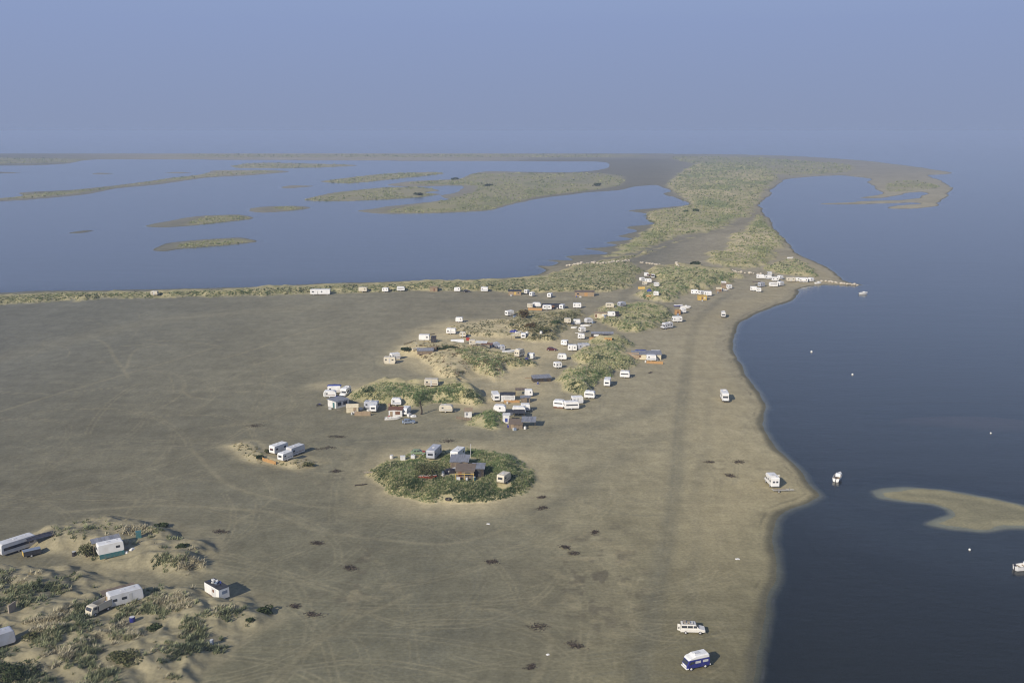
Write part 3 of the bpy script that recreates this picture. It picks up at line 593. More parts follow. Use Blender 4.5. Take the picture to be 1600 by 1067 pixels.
def shack(x, y, hd, W, D, Hf, Hb, wall, roof, label, holes=(), side=(), over=.25, name='shack', cat='hut', posts=0, rails=None, group=None, gable=False, near=None, ribs=0):
    loc, a = beside(*near) if near else put(x, y, hd, W, D)
    t = thing(name, label, cat, loc, a, group=group)
    k = (name, W, D, Hf, Hb, x, y)
    def walls(b):
        h = {(-1): Hf, 1: Hb}
        w2, d2 = W / 2, D / 2
        if gable:
            b.loft([[(-w2, -d2, -.3), (-w2, d2, -.3), (-w2, d2, Hf), (-w2, 0, Hb), (-w2, -d2, Hf)], [(w2, -d2, -.3), (w2, d2, -.3), (w2, d2, Hf), (w2, 0, Hb), (w2, -d2, Hf)]])
        else:
            b.loft([[(-w2, -d2, -.3), (-w2, d2, -.3), (-w2, d2, Hb), (-w2, -d2, Hf)], [(w2, -d2, -.3), (w2, d2, -.3), (w2, d2, Hb), (w2, -d2, Hf)]])
    part(t, 'wall', ('sw',) + k, walls, wall)
    def rf(b):
        w2, d2, th = W / 2 + over, D / 2 + over, .09
        if gable:
            sl = (Hb - Hf) / (D / 2)
            for sg in (-1, 1):
                z0 = Hf - sl * over
                b.loft([[(-w2, sg * d2, z0 + .02), (-w2, 0, Hb + .02), (-w2, 0, Hb + .1), (-w2, sg * d2, z0 + .1)], [(w2, sg * d2, z0 + .02), (w2, 0, Hb + .02), (w2, 0, Hb + .1), (w2, sg * d2, z0 + .1)]])
        else:
            sl = (Hb - Hf) / D; za, zb = Hf - sl * over, Hb + sl * over
            n = max(2, int(W / .9)); r2 = random.Random(int(x * 31 + y))
            for i in range(n):                     # sheets laid edge over edge
                xa, xb_ = -w2 + 2 * w2 * i / n, -w2 + 2 * w2 * (i + 1) / n + .03
                dz = .02 + .018 * (i % 2) + r2.uniform(0, .03); e = r2.uniform(-.16, .16); e2 = r2.uniform(-.12, .12)
                b.loft([[(xa, -d2 + e, za + dz), (xa, d2 + e2, zb + dz), (xa, d2 + e2, zb + dz + .05), (xa, -d2 + e, za + dz + .05)],
                        [(xb_, -d2 + e, za + dz), (xb_, d2 + e2, zb + dz), (xb_, d2 + e2, zb + dz + .05), (xb_, -d2 + e, za + dz + .05)]])
    part(t, 'roof', ('sr',) + k, rf, roof)
    for i, (xc, ww, z0, z1, mm, nm) in enumerate(holes):
        part(t, nm, ('sh', i) + k, lambda b: b.box(xc, -D / 2 - .02, (z0 + z1) / 2, ww, .07, z1 - z0), mm)
    for i, (yc, ww, z0, z1, mm, nm, sg) in enumerate(side):
        part(t, nm, ('ss', i) + k, lambda b: b.box(sg * (W / 2 + .02), yc, (z0 + z1) / 2, .07, ww, z1 - z0), mm)
    if posts:
        for i in range(posts):
            px = -W / 2 + W * i / (posts - 1)
            part(t, 'post', ('sp', i) + k, lambda b: b.cyl((px, -D / 2 - 1.3, -.2), (px, -D / 2 - 1.3, Hf - .35), .06, .06, 6), rails or M_WOOD)
        part(t, 'porch_beam', ('spb',) + k, lambda b: b.box(0, -D / 2 - 1.3, Hf - .3, W + .3, .12, .14), rails or M_WOOD)
    return t
def canopy(x, y, hd, W, D, H, roof, label, drop=.25, name='canopy', cat='canopy', post=None, near=None, sag=.12):
    loc, a = beside(*near) if near else put(x, y, hd, W, D)
    t = thing(name, label, cat, loc, a); k = (x, y, W, D, label)
    r2 = random.Random(int(x * 17 + y))
    def sheet(b):
        n, m = 9, 6; P = []
        for lay in (0, .05):
            for i in range(n):
                for j in range(m):
                    u, v = i / (n - 1), j / (m - 1)
                    P.append(((u - .5) * (W + .3), (v - .5) * (D + .3), H - drop * (1 - v) - sag * math.sin(u * math.pi * 2.999) ** 2 * math.sin(v * math.pi) + lay + .03 * ((i * 7 + j * 3) % 3 - 1)))
        F = []
        o = n * m
        for i in range(n - 1):
            for j in range(m - 1):
                q = (i * m + j, (i + 1) * m + j, (i + 1) * m + j + 1, i * m + j + 1)
                F += [q[::-1], tuple(c + o for c in q)]
        rim = [i * m for i in range(n)] + [(n - 1) * m + j for j in range(1, m)] + [i * m + m - 1 for i in range(n - 2, -1, -1)] + [j for j in range(m - 2, 0, -1)]
        for c, d in zip(rim, rim[1:] + rim[:1]): F.append((c, d, d + o, c + o))
        b.add(P, F)
    part(t, 'roof_sheet', ('ks',) + k, sheet, roof)
    for i, (sx, sy) in enumerate(((-1, -1), (1, -1), (-1, 1), (1, 1))):
        part(t, 'post', ('kp', i) + k, lambda b: b.cyl((sx * W * .47, sy * D * .46, -.2), (sx * W * .47, sy * D * .46, H - (drop if sy < 0 else 0)), .05, .05, 6), post or M_WOOD)
    return t
def barrel(x, y, hd, L, W, H, skin, end, label, name='barrel_tent'):
    loc, a = put(x, y, hd, L, W); t = thing(name, label, 'tent', loc, a); k = (x, y)
    arc = [(W / 2 * math.cos(q), H * math.sin(q) ** .8) for q in np.linspace(0, math.pi, 11)]
    part(t, 'cover', ('bt',) + k, lambda b: b.loft([[(sx, yy, zz - .1) for yy, zz in arc] for sx in np.linspace(-L / 2, L / 2, 5)], cap=False), skin)
    for sg in (-1, 1):
        part(t, 'end_panel', ('be', sg) + k, lambda b: b.loft([[(sg * (L / 2 - .03), yy * .985, zz * .985 - .1) for yy, zz in arc], [(sg * (L / 2 - .07), yy * .985, zz * .985 - .1) for yy, zz in arc]]), end[0] if sg < 0 else end[1])
    return t
def fence(x0, y0, x1, y1, H, m, label, gap=0.0, name='board_fence', stakes=False):
    A = np.array([float(c) for c in ground(x0, y0)]); B = np.array([float(c) for c in ground(x1, y1)])
    d = B - A; L = float(np.hypot(d[0], d[1])); a = math.atan2(d[1], d[0]); mid = (A + B) / 2
    t = thing(name, label, 'fence', mid, a); k = (x0, y0)
    sl = (B[2] - A[2]) / max(L, .1); r2 = random.Random(int(x0 * 5 + y0))
    if not stakes:
        def boards(b):
            n = max(3, int(L / .22))
            for i in range(n):
                xc = -L / 2 + L * (i + .5) / n; h = H * r2.uniform(.9, 1.06)
                b.box(xc, r2.uniform(-.02, .02), sl * xc + h / 2 - .1, L / n * (.94 - gap), .04, h)
        part(t, 'board_panel', ('fb',) + k, boards, m)
        part(t, 'rail', ('fr',) + k, lambda b: b.box(0, .05, H * .7, L, .05, .1, 0, math.atan(sl)), M_WOOD)
    n = max(2, int(L / (2.2 if not stakes else 1.6)) + 1)
    for i in range(n):
        xc = -L / 2 + L * i / (n - 1); h = H * (1.08 if not stakes else r2.uniform(.7, 1.1))
        part(t, 'post', ('fp', i) + k, lambda b: b.cyl((xc, .09, sl * xc - .3), (xc + (r2.uniform(-.1, .1) if stakes else 0), .09, sl * xc + h), .06 if not stakes else .09, .05, 6), m if stakes else M_WOOD)
    return t
def hull_rings(L, W, H, n=9):
    R = []
    for i in range(n):
        u = i / (n - 1); x = -L / 2 + L * u
        b = W / 2 * (1 - max(0, (u - .35) / .65) ** 2.2) * (0.86 + .14 * min(1, u / .3)); b = max(b, .02)
        sh = H * (1 + .35 * u * u); ke = -.18 * (1 - max(0, (u - .6) / .4) ** 2) + max(0, (u - .75) / .25) ** 2 * H * .5
        R.append((x, b, sh, ke))
    return R
def boat(x, y, hd, L, W, label, paint=None, inside=None, cabin=False, motor=False, z=None, name='rowing_boat', cover=None, group=None, seats=2):
    X, Y, Z = ground(x, y)
    if z is not None: X, Y = unproj(x, y, 0); Z = z
    Y = Y + .5 * (W * abs(math.cos(D2R(hd))) + L * abs(math.sin(D2R(hd)))) * .7
    if z is None: Z = zf(X, Y) + .15
    t = thing(name, label, 'boat', (X, Y, Z), D2R(hd), group=group); k = (L, W, name)
    H = .55 if not cabin else .8
    R = hull_rings(L, W, H); paint = paint or M_WHITE; inside = inside or M_PALE
    part(t, 'hull', ('bh',) + k, lambda b: b.loft([[(x_, b_, s_), (x_, b_ * .82, ke + .12), (x_, 0, ke), (x_, -b_ * .82, ke + .12), (x_, -b_, s_)] for x_, b_, s_, ke in R], close=False, cap=False).add([(R[0][0], R[0][1], R[0][2]), (R[0][0], R[0][1] * .82, R[0][3] + .12), (R[0][0], 0, R[0][3]), (R[0][0], -R[0][1] * .82, R[0][3] + .12), (R[0][0], -R[0][1], R[0][2])], [(0, 1, 2, 3, 4)]), paint)
    part(t, 'gunwale', ('bg',) + k, lambda b: [b.loft([[(x_, sg * b_ + .05, s_ + .05), (x_, sg * b_ - .05, s_ + .05), (x_, sg * b_ - .05, s_ - .04), (x_, sg * b_ + .05, s_ - .04)] for x_, b_, s_, ke in R]) for sg in (-1, 1)], M_TRIM)
    if cover:
        part(t, 'boat_cover', ('bc',) + k, lambda b: b.loft([[(x_, b_ * 1.03, s_ + .04), (x_, 0, s_ + .34), (x_, -b_ * 1.03, s_ + .04)] for x_, b_, s_, ke in R], cap=False, close=False), cover)
    else:
        part(t, 'floor', ('bf',) + k, lambda b: b.loft([[(x_, b_ * .86, .12), (x_, -b_ * .86, .12)] for x_, b_, s_, ke in R[:7]], cap=False, close=False), inside)
        if cabin:
            part(t, 'foredeck', ('bd',) + k, lambda b: b.loft([[(x_, b_ * .97, s_ - .01), (x_, 0, s_ + .08), (x_, -b_ * .97, s_ - .01)] for x_, b_, s_, ke in R[5:]], cap=False, close=False), M_WHITE)
            part(t, 'cabin', ('bcab',) + k, lambda b: b.prism([(-.25, .5), (1.15, .7), (.75, 1.35), (-.2, 1.4)], -W * .32, W * .32, .06), M_WHITE)
            part(t, 'windscreen', ('bw',) + k, lambda b: b.plate((1.12, .82), (.82, 1.28), -W * .27, W * .27, .02), M_GLASS)
        for i in range(seats):
            part(t, 'seat', ('bs', i) + k, lambda b: b.box(-L * .3 + i * L * .24, 0, H * .72, .3, W * .82, .06), M_TAN)
    if motor:
        mo = part(t, 'outboard_motor', ('bm',) + k, lambda b: b.box(-L / 2 - .2, 0, H + .25, .35, .3, .45).box(-L / 2 - .2, 0, H * .2, .14, .12, .9), M_CARDARK)
    return t
def wheels(t, pts, r, w, key, hub=M_HUB):
    for i, (wx, wy) in enumerate(pts):
        sg = 1 if wy > 0 else -1
        wl = part(t, 'wheel', (key, 'w', i), lambda b: b.cyl((wx, wy - sg * w, r), (wx, wy, r), r, r, 14), M_RUBBER)
        part(wl, 'hubcap', (key, 'h', i), lambda b: b.cyl((wx, wy, r), (wx, wy + sg * .025, r), r * .58, r * .5, 10), hub)
def car(x, y, hd, paint, label, kind='car', near=None, rack=False, group=None, red=False):
    loc, a = put(x, y, hd, 4.2, 1.7); t = thing('parked_car' if kind != 'wagon' else 'station_wagon', label, 'car', loc, a, group=group); k = kind
    if kind == 'wagon':
        L, W = 4.5, 1.75
        low = [(-2.2, .35), (2.1, .35), (2.25, .55), (2.22, .85), (1.25, 1.05), (-2.15, 1.08), (-2.25, .6)]
        cab = [(-2.13, 1.06), (1.2, 1.02), (.55, 1.78), (.3, 1.84), (-2.0, 1.84), (-2.1, 1.7)]
        win = [(-1.55, .95), (-.5, .9), (.42, .6)]; zt = 1.42
    else:
        L, W = 4.1, 1.64
        low = [(-2.0, .3), (1.95, .3), (2.05, .5), (2.0, .75), (1.05, .92), (-1.85, .95), (-2.05, .75)]
        cab = [(-1.8, .93), (1.0, .9), (.35, 1.36), (.1, 1.41), (-1.1, 1.41), (-1.35, 1.35)]
        win = [(-.85, .75), (.05, .7)]; zt = 1.15
    part(t, 'body', ('cl', k), lambda b: b.prism(low, -W / 2, W / 2, .1), paint)
    part(t, 'cabin', ('cc', k), lambda b: b.prism(cab, -W / 2 + .06, W / 2 - .06, .12), paint)
    for sd in (-1, 1):
        for i, (xc, ww) in enumerate(win):
            part(t, 'window', ('cwn', k, i, sd), lambda b: b.box(xc, sd * (W / 2 - .06 + .012), zt, ww, .03, .36 if kind != 'wagon' else .42), M_GLASS)
    f0, f1 = cab[1], cab[2]; r0, r1 = cab[0], cab[-1]
    g = lambda p, q, u: (p[0] + (q[0] - p[0]) * u, p[1] + (q[1] - p[1]) * u)
    part(t, 'windscreen', ('cws', k), lambda b: b.plate(g(f0, f1, .12), g(f0, f1, .92), -W * .4, W * .4, .02), M_GLASS)
    part(t, 'rear_window', ('crw', k), lambda b: b.plate(g(r0, r1, .9), g(r0, r1, .15), -W * .38, W * .38, -.02), M_GLASS)
    for sd in (-1, 1):
        part(t, 'headlight', ('chl', k, sd), lambda b: b.box(L / 2 + .0, sd * W * .34, .66, .06, .3, .16), M_HUB)
    part(t, 'bumper', ('cbm', k), lambda b: b.box(L / 2 + .05, 0, .42, .1, W * .98, .14), M_STEEL)
    wheels(t, [(-1.3, W / 2 + .01), (-1.3, -W / 2 - .01), (1.32, W / 2 + .01), (1.32, -W / 2 - .01)], .31, .2, ('car', k))
    if red: part(t, 'bonnet', ('cbn', k), lambda b: b.plate(g(low[3], low[4], .95), g(low[3], low[4], .1), -W * .44, W * .44, -.03), M_RED)
    if rack:
        part(t, 'roof_rack', ('crr', k), lambda b: [b.box(-.85, sd * .62, 1.93, 2.0, .04, .05) for sd in (-1, 1)] and [b.box(xq, 0, 1.93, .04, 1.3, .05) for xq in (-1.75, -.8, .1)], M_CARDARK)
        part(t, 'roof_load', ('crl', k), lambda b: b.box(-1.45, .1, 2.02, .5, .9, .16).box(-.75, -.1, 2.03, .55, .5, .2), M_DRIFT)
        part(t, 'rear_door', ('crd', k), lambda b: b.box(-2.5, -.62, 1.25, .62, .06, 1.25, -.55), paint)
        part(t, 'spare_wheel', ('csw', k), lambda b: b.cyl((-2.5, -.68, 1.2), (-2.47, -.72, 1.2), .22, .22, 10), M_RUBBER)
    return t
def motorhome(x, y, hd, label, paint=M_WHITE, L=5.8, H=2.9, W=2.15, alcove=True, mode='front', group='motorhomes', stripe=None):
    loc, a = put(x, y, hd, L, W, mode); t = thing('motorhome', label, 'motorhome', loc, a, group=group); k = ('mh', L, H, W, alcove)
    h = L / 2
    if alcove:
        prof = [(-h, .5), (h - .15, .5), (h, .75), (h - .1, 1.15), (h - .95, 1.3), (h - 1.45, 1.95), (h - .75, 2.05), (h - .7, H - .45), (h - 1.2, H - .05), (h - 1.6, H), (-h + .25, H), (-h, H - .25)]
        ws = ((h - .98, 1.34), (h - 1.4, 1.9))
    else:
        prof = [(-h + .1, .5), (h - .1, .5), (h, .75), (h - .02, 1.2), (h - .45, 1.95), (h - .9, H - .1), (h - 1.3, H), (-h + .5, H), (-h + .12, H - .4), (-h, 1.2)]
        ws = ((h - .06, 1.28), (h - .42, 1.9))
    part(t, 'body', k + ('b',), lambda b: b.prism(prof, -W / 2, W / 2, .09), paint)
    part(t, 'windscreen', k + ('ws',), lambda b: b.plate(ws[0], ws[1], -W * .4, W * .4, .02), M_GLASS)
    for sd in (-1, 1):
        part(t, 'cab_window', k + ('cwin', sd), lambda b: b.box(h - 1.75 if alcove else h - 1.0, sd * (W / 2 + .012), 1.6, .6, .03, .42), M_GLASS)
        for i, xc in enumerate((-h * .62, -h * .05)):
            part(t, 'window', k + ('win', i, sd), lambda b: b.box(xc, sd * (W / 2 + .012), 1.75, .75, .03, .5), M_GLASS)
        part(t, 'headlight', k + ('hl', sd), lambda b: b.box(h - .03, sd * W * .36, .92, .1, .28, .18), M_HUB)
    for sd in (-1, 1):
        part(t, 'rear_window', k + ('rw', sd), lambda b: b.box(-h - .012, sd * W * .2, 1.75, .03, .55, .45), M_GLASS)
    part(t, 'bumper', k + ('bp',), lambda b: b.box(h + .06, 0, .55, .14, W * .96, .2), M_CARDARK)
    part(t, 'rear_bumper', k + ('rbp',), lambda b: b.box(-h - .06, 0, .55, .12, W * .96, .16), M_STEEL)
    part(t, 'roof_hatch', k + ('rh',), lambda b: b.box(-.6, 0, H + .05, .7, .6, .12), M_PALE)
    part(t, 'roof_box', k + ('rbx',), lambda b: b.box(-h * .6, .2, H + .12, .9, 1.1, .26), M_WHITEP)
    wheels(t, [(-h * .55, W / 2 + .01), (-h * .55, -W / 2 - .01), (h * .58, W / 2 + .01), (h * .58, -W / 2 - .01)], .36, .24, k)
    return t
def campervan(x, y, hd, label):
    L, W = 4.5, 1.75; loc, a = put(x, y, hd, L, W); t = thing('camper_van', label, 'camper van', loc, a); h = L / 2
    low = [(-h + .05, .35), (h - .1, .35), (h, .55), (h + .02, 1.1), (h - .28, 1.78), (h - .45, 1.88), (-h + .25, 1.88), (-h + .06, 1.72), (-h, 1.0)]
    part(t, 'body', 'vb', lambda b: b.prism(low, -W / 2, W / 2, .12), M_NAVY)
    top = [(-h + .12, 1.84), (h - .3, 1.84), (h - .55, 2.12), (h - 1.1, 2.3), (h - 1.6, 2.58), (-h + .4, 2.62), (-h + .14, 2.3)]
    part(t, 'high_roof', 'vt', lambda b: b.prism(top, -W / 2 + .0, W / 2 - .0, .16), M_WHITE)
    part(t, 'roof_hatch', 'vh', lambda b: b.box(-.1, 0, 2.64, .9, .75, .12), M_PALE)
    part(t, 'roof_vent', 'vv', lambda b: b.cyl((.55, .2, 2.55), (.55, .2, 2.8), .16, .12, 10), M_WHITE)
    part(t, 'roof_rail', 'vrr', lambda b: b.box(-.5, -W / 2 + .12, 2.42, 2.6, .05, .06), M_TRIM)
    part(t, 'windscreen', 'vw', lambda b: b.plate((h + .0, 1.17), (h - .24, 1.7), -W * .42, W * .42, .02), M_GLASS)
    part(t, 'front_panel', 'vfp', lambda b: b.plate((h + .015, .62), (h + .035, 1.02), -W * .36, W * .36, .015), M_WHITE)
    for sd in (-1, 1):
        for i, (xc, ww, mm) in enumerate(((h - 1.0, .75, M_GLASS), (h - 2.1, 1.05, M_TRIM), (-h + .95, 1.05, M_TRIM))):
            part(t, 'window', ('vwn', i, sd), lambda b: b.box(xc, sd * (W / 2 + .012), 1.42, ww, .03, .42), mm)
        part(t, 'headlight', ('vhl', sd), lambda b: b.cyl((h - .02, sd * W * .33, .88), (h + .07, sd * W * .33, .88), .12, .1, 12), M_HUB)
        part(t, 'door_mirror', ('vdm', sd), lambda b: b.box(h - .45, sd * (W / 2 + .12), 1.35, .08, .16, .24), M_CARDARK)
        part(t, 'tail_light', ('vtl', sd), lambda b: b.box(-h - .0, sd * W * .4, .85, .06, .14, .26), M_RED)
    part(t, 'bumper', 'vbm', lambda b: b.box(h + .1, 0, .48, .14, W * 1.0, .18).box(h - .1, W / 2, .48, .4, .08, .18).box(h - .1, -W / 2, .48, .4, .08, .18), M_WHITE)
    part(t, 'rear_bumper', 'vrb', lambda b: b.box(-h - .06, 0, .5, .12, W * .98, .16), M_WHITE)
    part(t, 'sliding_door', 'vsd', lambda b: b.box(h - 2.1, W / 2 + .008, .85, 1.15, .02, .62), M_NAVY)
    wheels(t, [(-h + .95, W / 2 + .01), (-h + .95, -W / 2 - .01), (h - .8, W / 2 + .01), (h - .8, -W / 2 - .01)], .34, .22, 'vw', M_WHITE)
    return t
def leafy(b, n, rx, ry, h, size, r2, lumps=7, base=.12):
    """leaf-sized faces spread through several uneven lumps"""
    L = [(r2.uniform(-.55, .55) * rx, r2.uniform(-.55, .55) * ry, r2.uniform(.25, .7) * h, r2.uniform(.3, .55)) for _ in range(lumps)]
    for _ in range(n):
        lx, ly, lz, lr = r2.choice(L)
        u, v = r2.uniform(0, 2 * math.pi), math.acos(r2.uniform(-.6, 1)); rr = lr * r2.uniform(.55, 1.0) ** .5
        p = np.array([lx + rr * rx * math.sin(v) * math.cos(u), ly + rr * ry * math.sin(v) * math.sin(u), max(base * h * r2.random(), lz + rr * .85 * h * math.cos(v))])
        a = np.array([r2.gauss(0, 1), r2.gauss(0, 1), r2.gauss(0, .6)]); a /= np.linalg.norm(a)
        c = np.cross(a, (r2.gauss(0, 1), r2.gauss(0, 1), r2.gauss(0, 1))); c /= np.linalg.norm(c) + 1e-6
        s = size * r2.uniform(.6, 1.3)
        b.add([p - a * s, p + c * s * .45, p + a * s, p - c * s * .45], [(0, 1, 2, 3)])
M_LEAF = {}
def leafmat(name, cols):
    m = bpy.data.materials.new(name); m.use_nodes = True; n = m.node_tree; b = n.nodes['Principled BSDF']
    b.inputs['Roughness'].default_value = .8; b.inputs['Specular IOR Level'].default_value = .15
    g = n.nodes.new('ShaderNodeNewGeometry'); cr = n.nodes.new('ShaderNodeValToRGB')
    e = cr.color_ramp.elements; e[0].color = (*cols[0], 1); e[1].color = (*cols[-1], 1)
    for i, c in enumerate(cols[1:-1]): q = e.new((i + 1) / (len(cols) - 1)); q.color = (*c, 1)
    n.links.new(g.outputs['Random Per Island'], cr.inputs[0]); n.links.new(cr.outputs[0], b.inputs['Base Color'])
    M_LEAF[name] = m; return m
leafmat('olive_leaves', [(.05, .065, .025), (.085, .095, .04), (.12, .12, .055), (.17, .16, .08)])
leafmat('dark_leaves', [(.03, .045, .02), (.05, .07, .03), (.085, .1, .045)])
leafmat('green_leaves', [(.045, .075, .03), (.08, .11, .045), (.12, .15, .07)])
leafmat('brown_leaves', [(.07, .045, .025), (.13, .085, .04), (.16, .12, .05), (.09, .09, .04)])
leafmat('wrack_leaves', [(.045, .036, .03), (.085, .068, .054), (.15, .12, .09)])
def bush(x, y, r, h, kind, label, n=900, ry=None, tree=False, size=None, group=None):
    X, Y, Z = ground(x, y); t = thing('tree' if tree else 'bush', label, 'tree' if tree else 'bush', (X, Y + .3, zf(X, Y + .3) - .05), group=group)
    r2 = random.Random(int(x * 3 + y)); ry = ry or r * .8; size = size or max(.2, 1.1 / mpp(y)); k = (x, y)
    b0 = h * .35 if tree else 0
    def crown(b):
        leafy(b, n, r, ry, h - b0, size, r2, 9)
        if b0: b.v = [(p[0], p[1], p[2] + b0 * .6) for p in b.v]
    part(t, 'crown', ('bcr',) + k, crown, M_LEAF[kind])
    def stems(b):
        for i in range(5 if not tree else 3):
            u = r2.uniform(0, 6.28); q = r2.uniform(.2, .6)
            b.cyl((math.cos(u) * .15, math.sin(u) * .15, -.1), (math.cos(u) * r * q, math.sin(u) * ry * q, h * r2.uniform(.5, .8)), .12 if not tree else .2, .03, 6)
    part(t, 'trunk', ('bst',) + k, stems, M_BARK)
    return t
def drum(x, y, m, label, r=.35, h=.9, name='drum', cat='drum', group=None):
    X, Y, Z = ground(x, y); t = thing(name, label, cat, (X, Y, zf(X, Y) - .03), group=group)
    part(t, 'barrel', ('dr', r, h), lambda b: b.cyl((0, 0, 0), (0, 0, h * .33), r, r * 1.04, 12).cyl((0, 0, h * .33), (0, 0, h * .67), r * 1.04, r * 1.04, 12).cyl((0, 0, h * .67), (0, 0, h), r * 1.04, r, 12), m)
    part(t, 'lid', ('dl', r, h), lambda b: b.cyl((0, 0, h), (0, 0, h + .04), r * .93, r * .9, 12), M_TRIM if m is not M_TRIM else M_PALE)
    return t
def cabinet(x, y, hd, W, D, H, m, label, name='storage_box', cat='box'):
    loc, a = put(x, y, hd, W, D); t = thing(name, label, cat, loc, a); k = (x, y)
    part(t, 'case', ('cbx',) + k, lambda b: b.box(0, 0, H / 2 - .03, W, D, H), m)
    part(t, 'lid', ('cbl',) + k, lambda b: b.box(0, 0, H + .02, W + .08, D + .08, .07), m)
    return t
def sheet(x, y, hd, W, D, H, m, label, near=None, z=None, name='tarpaulin'):
    """crumpled sheet heaped over something"""
    loc, a = beside(*near) if near else put(x, y, hd, W, D)
    if z: loc = (loc[0], loc[1], loc[2] + z)
    r2 = random.Random(int(x * 7 + y * 3))
    def f(b):
        n, q = 11, 9; P = []
        for i in range(n):
            for j in range(q):
                u, v = i / (n - 1), j / (q - 1); e = (math.sin(u * math.pi) * math.sin(v * math.pi)) ** .35
                P.append(((u - .5) * W + r2.uniform(-.06, .06), (v - .5) * D + r2.uniform(-.06, .06), H * e * r2.uniform(.72, 1.0) - .04))
        b.add(P, [(i * q + j, (i + 1) * q + j, (i + 1) * q + j + 1, i * q + j + 1) for i in range(n - 1) for j in range(q - 1)])
    return solo(name, label, 'tarpaulin', f, m, loc, a)
def plank(x, y, hd, L, w, h, m, label, name='plank', tilt=0.0):
    X, Y, Z = ground(x, y); a = D2R(hd)
    r2 = random.Random(int(x + y))
    if name == 'log': f = lambda b: b.loft([[(-L / 2 + L * i / 6, w * (1 - .4 * i / 6) * math.cos(q) + .12 * math.sin(i * 1.3), w * (1 - .4 * i / 6) * math.sin(q) + w * .8) for q in np.linspace(0, 2 * math.pi, 8)[:-1]] for i in range(7)]).cyl((L * .1, 0, w), (L * .22, .7, w * 1.6), w * .35, w * .15, 5)
    else: f = lambda b: b.box(0, 0, h / 2 - .02, L, w, h, 0, tilt)
    return solo(name, label, name, f, m, (X, Y, zf(X, Y)), a)
def trailer(x, y, hd, label):
    loc, a = put(x, y, hd, 3.6, 1.5, 'c'); t = thing('trailer', label, 'trailer', loc, a)
    part(t, 'body', 'tb', lambda b: b.box(0, 0, .95, 3.4, 1.45, 1.0), M_DARKROOF)
    part(t, 'end_panel', 'te', lambda b: b.box(-1.72, 0, .95, .06, 1.46, 1.02), M_YELLOW)
    part(t, 'lid', 'tl', lambda b: b.box(.0, 0, 1.48, 3.5, 1.5, .06), M_BLUEGREY)
    part(t, 'drawbar', 'td', lambda b: b.cyl((1.6, 0, .5), (2.8, 0, .42), .05, .05, 6), M_STEEL)
    wheels(t, [(-.2, .82), (-.2, -.82)], .31, .18, 'trl'); return t
def boat_trailer(x, y, hd, label):
    loc, a = put(x, y, hd, 5, 1.6); t = thing('boat_trailer', label, 'trailer', loc, a)
    part(t, 'frame', 'btf', lambda b: b.box(-.4, .5, .55, 4.2, .09, .1).box(-.4, -.5, .55, 4.2, .09, .1).box(-2.3, 0, .55, .09, 1.1, .1).box(-.8, 0, .55, .09, 1.1, .1).box(.9, 0, .55, .09, 1.1, .1).cyl((1.6, .5, .55), (3.2, 0, .5), .05, .05, 6).cyl((1.6, -.5, .55), (3.2, 0, .5), .05, .05, 6), M_TRIM)
    part(t, 'cradle', 'btc', lambda b: b.box(-.6, .3, .68, 3.2, .16, .1).box(-.6, -.3, .68, 3.2, .16, .1), M_DRIFT)
    part(t, 'winch_post', 'btw', lambda b: b.box(1.9, 0, .85, .1, .1, .6), M_STEEL)
    wheels(t, [(-1.0, .82), (-1.0, -.82)], .3, .18, 'btr'); return t
def box_trailer(x, y, hd, label):
    loc, a = put(x, y, hd, 5.3, 2.3, 'c'); t = thing('box_trailer', label, 'trailer', loc, a)
    part(t, 'body', 'xb', lambda b: b.box(0, 0, 1.45, 5.3, 2.25, 2.1), M_WHITE)
    part(t, 'roof', 'xr', lambda b: b.box(0, 0, 2.54, 5.36, 2.3, .08), M_DARKROOF)
    part(t, 'grey_panel', 'xg', lambda b: b.box(.75, -1.135, 1.4, 1.7, .03, 1.9), M_PALE)
    part(t, 'window', 'xw', lambda b: b.box(.65, -1.16, 1.7, .6, .03, .55), M_BROWN)
    part(t, 'skirt', 'xs', lambda b: b.box(-.6, -1.1, .3, 3.6, .05, .5), M_BROWN)
    part(t, 'end_window', 'xe', lambda b: b.box(2.66, .1, 1.7, .03, 1.1, .6), M_BLUEGREY)
    for i, (px, py, sx, sy, h, m) in enumerate(((-1.6, .3, .8, .5, .3, M_WHITEP), (-.9, -.3, .5, .4, .25, M_TRIM), (-.6, .5, .35, .5, .4, M_WHITEP), (-.2, .1, .7, .5, .22, M_BLUEGREY), (.7, -.2, .6, .9, .12, M_CARDARK), (-1.9, -.5, .9, .7, .15, M_CARDARK), (.3, .7, .3, .3, .35, M_BLUE))):
        part(t, 'roof_crate', ('xc', i), lambda b: b.box(px, py, 2.6 + h / 2, sx, sy, h, i * .7), m)
    wheels(t, [(-.5, 1.1), (-.5, -1.1), (.4, 1.1), (.4, -1.1)], .36, .2, 'xt'); return t
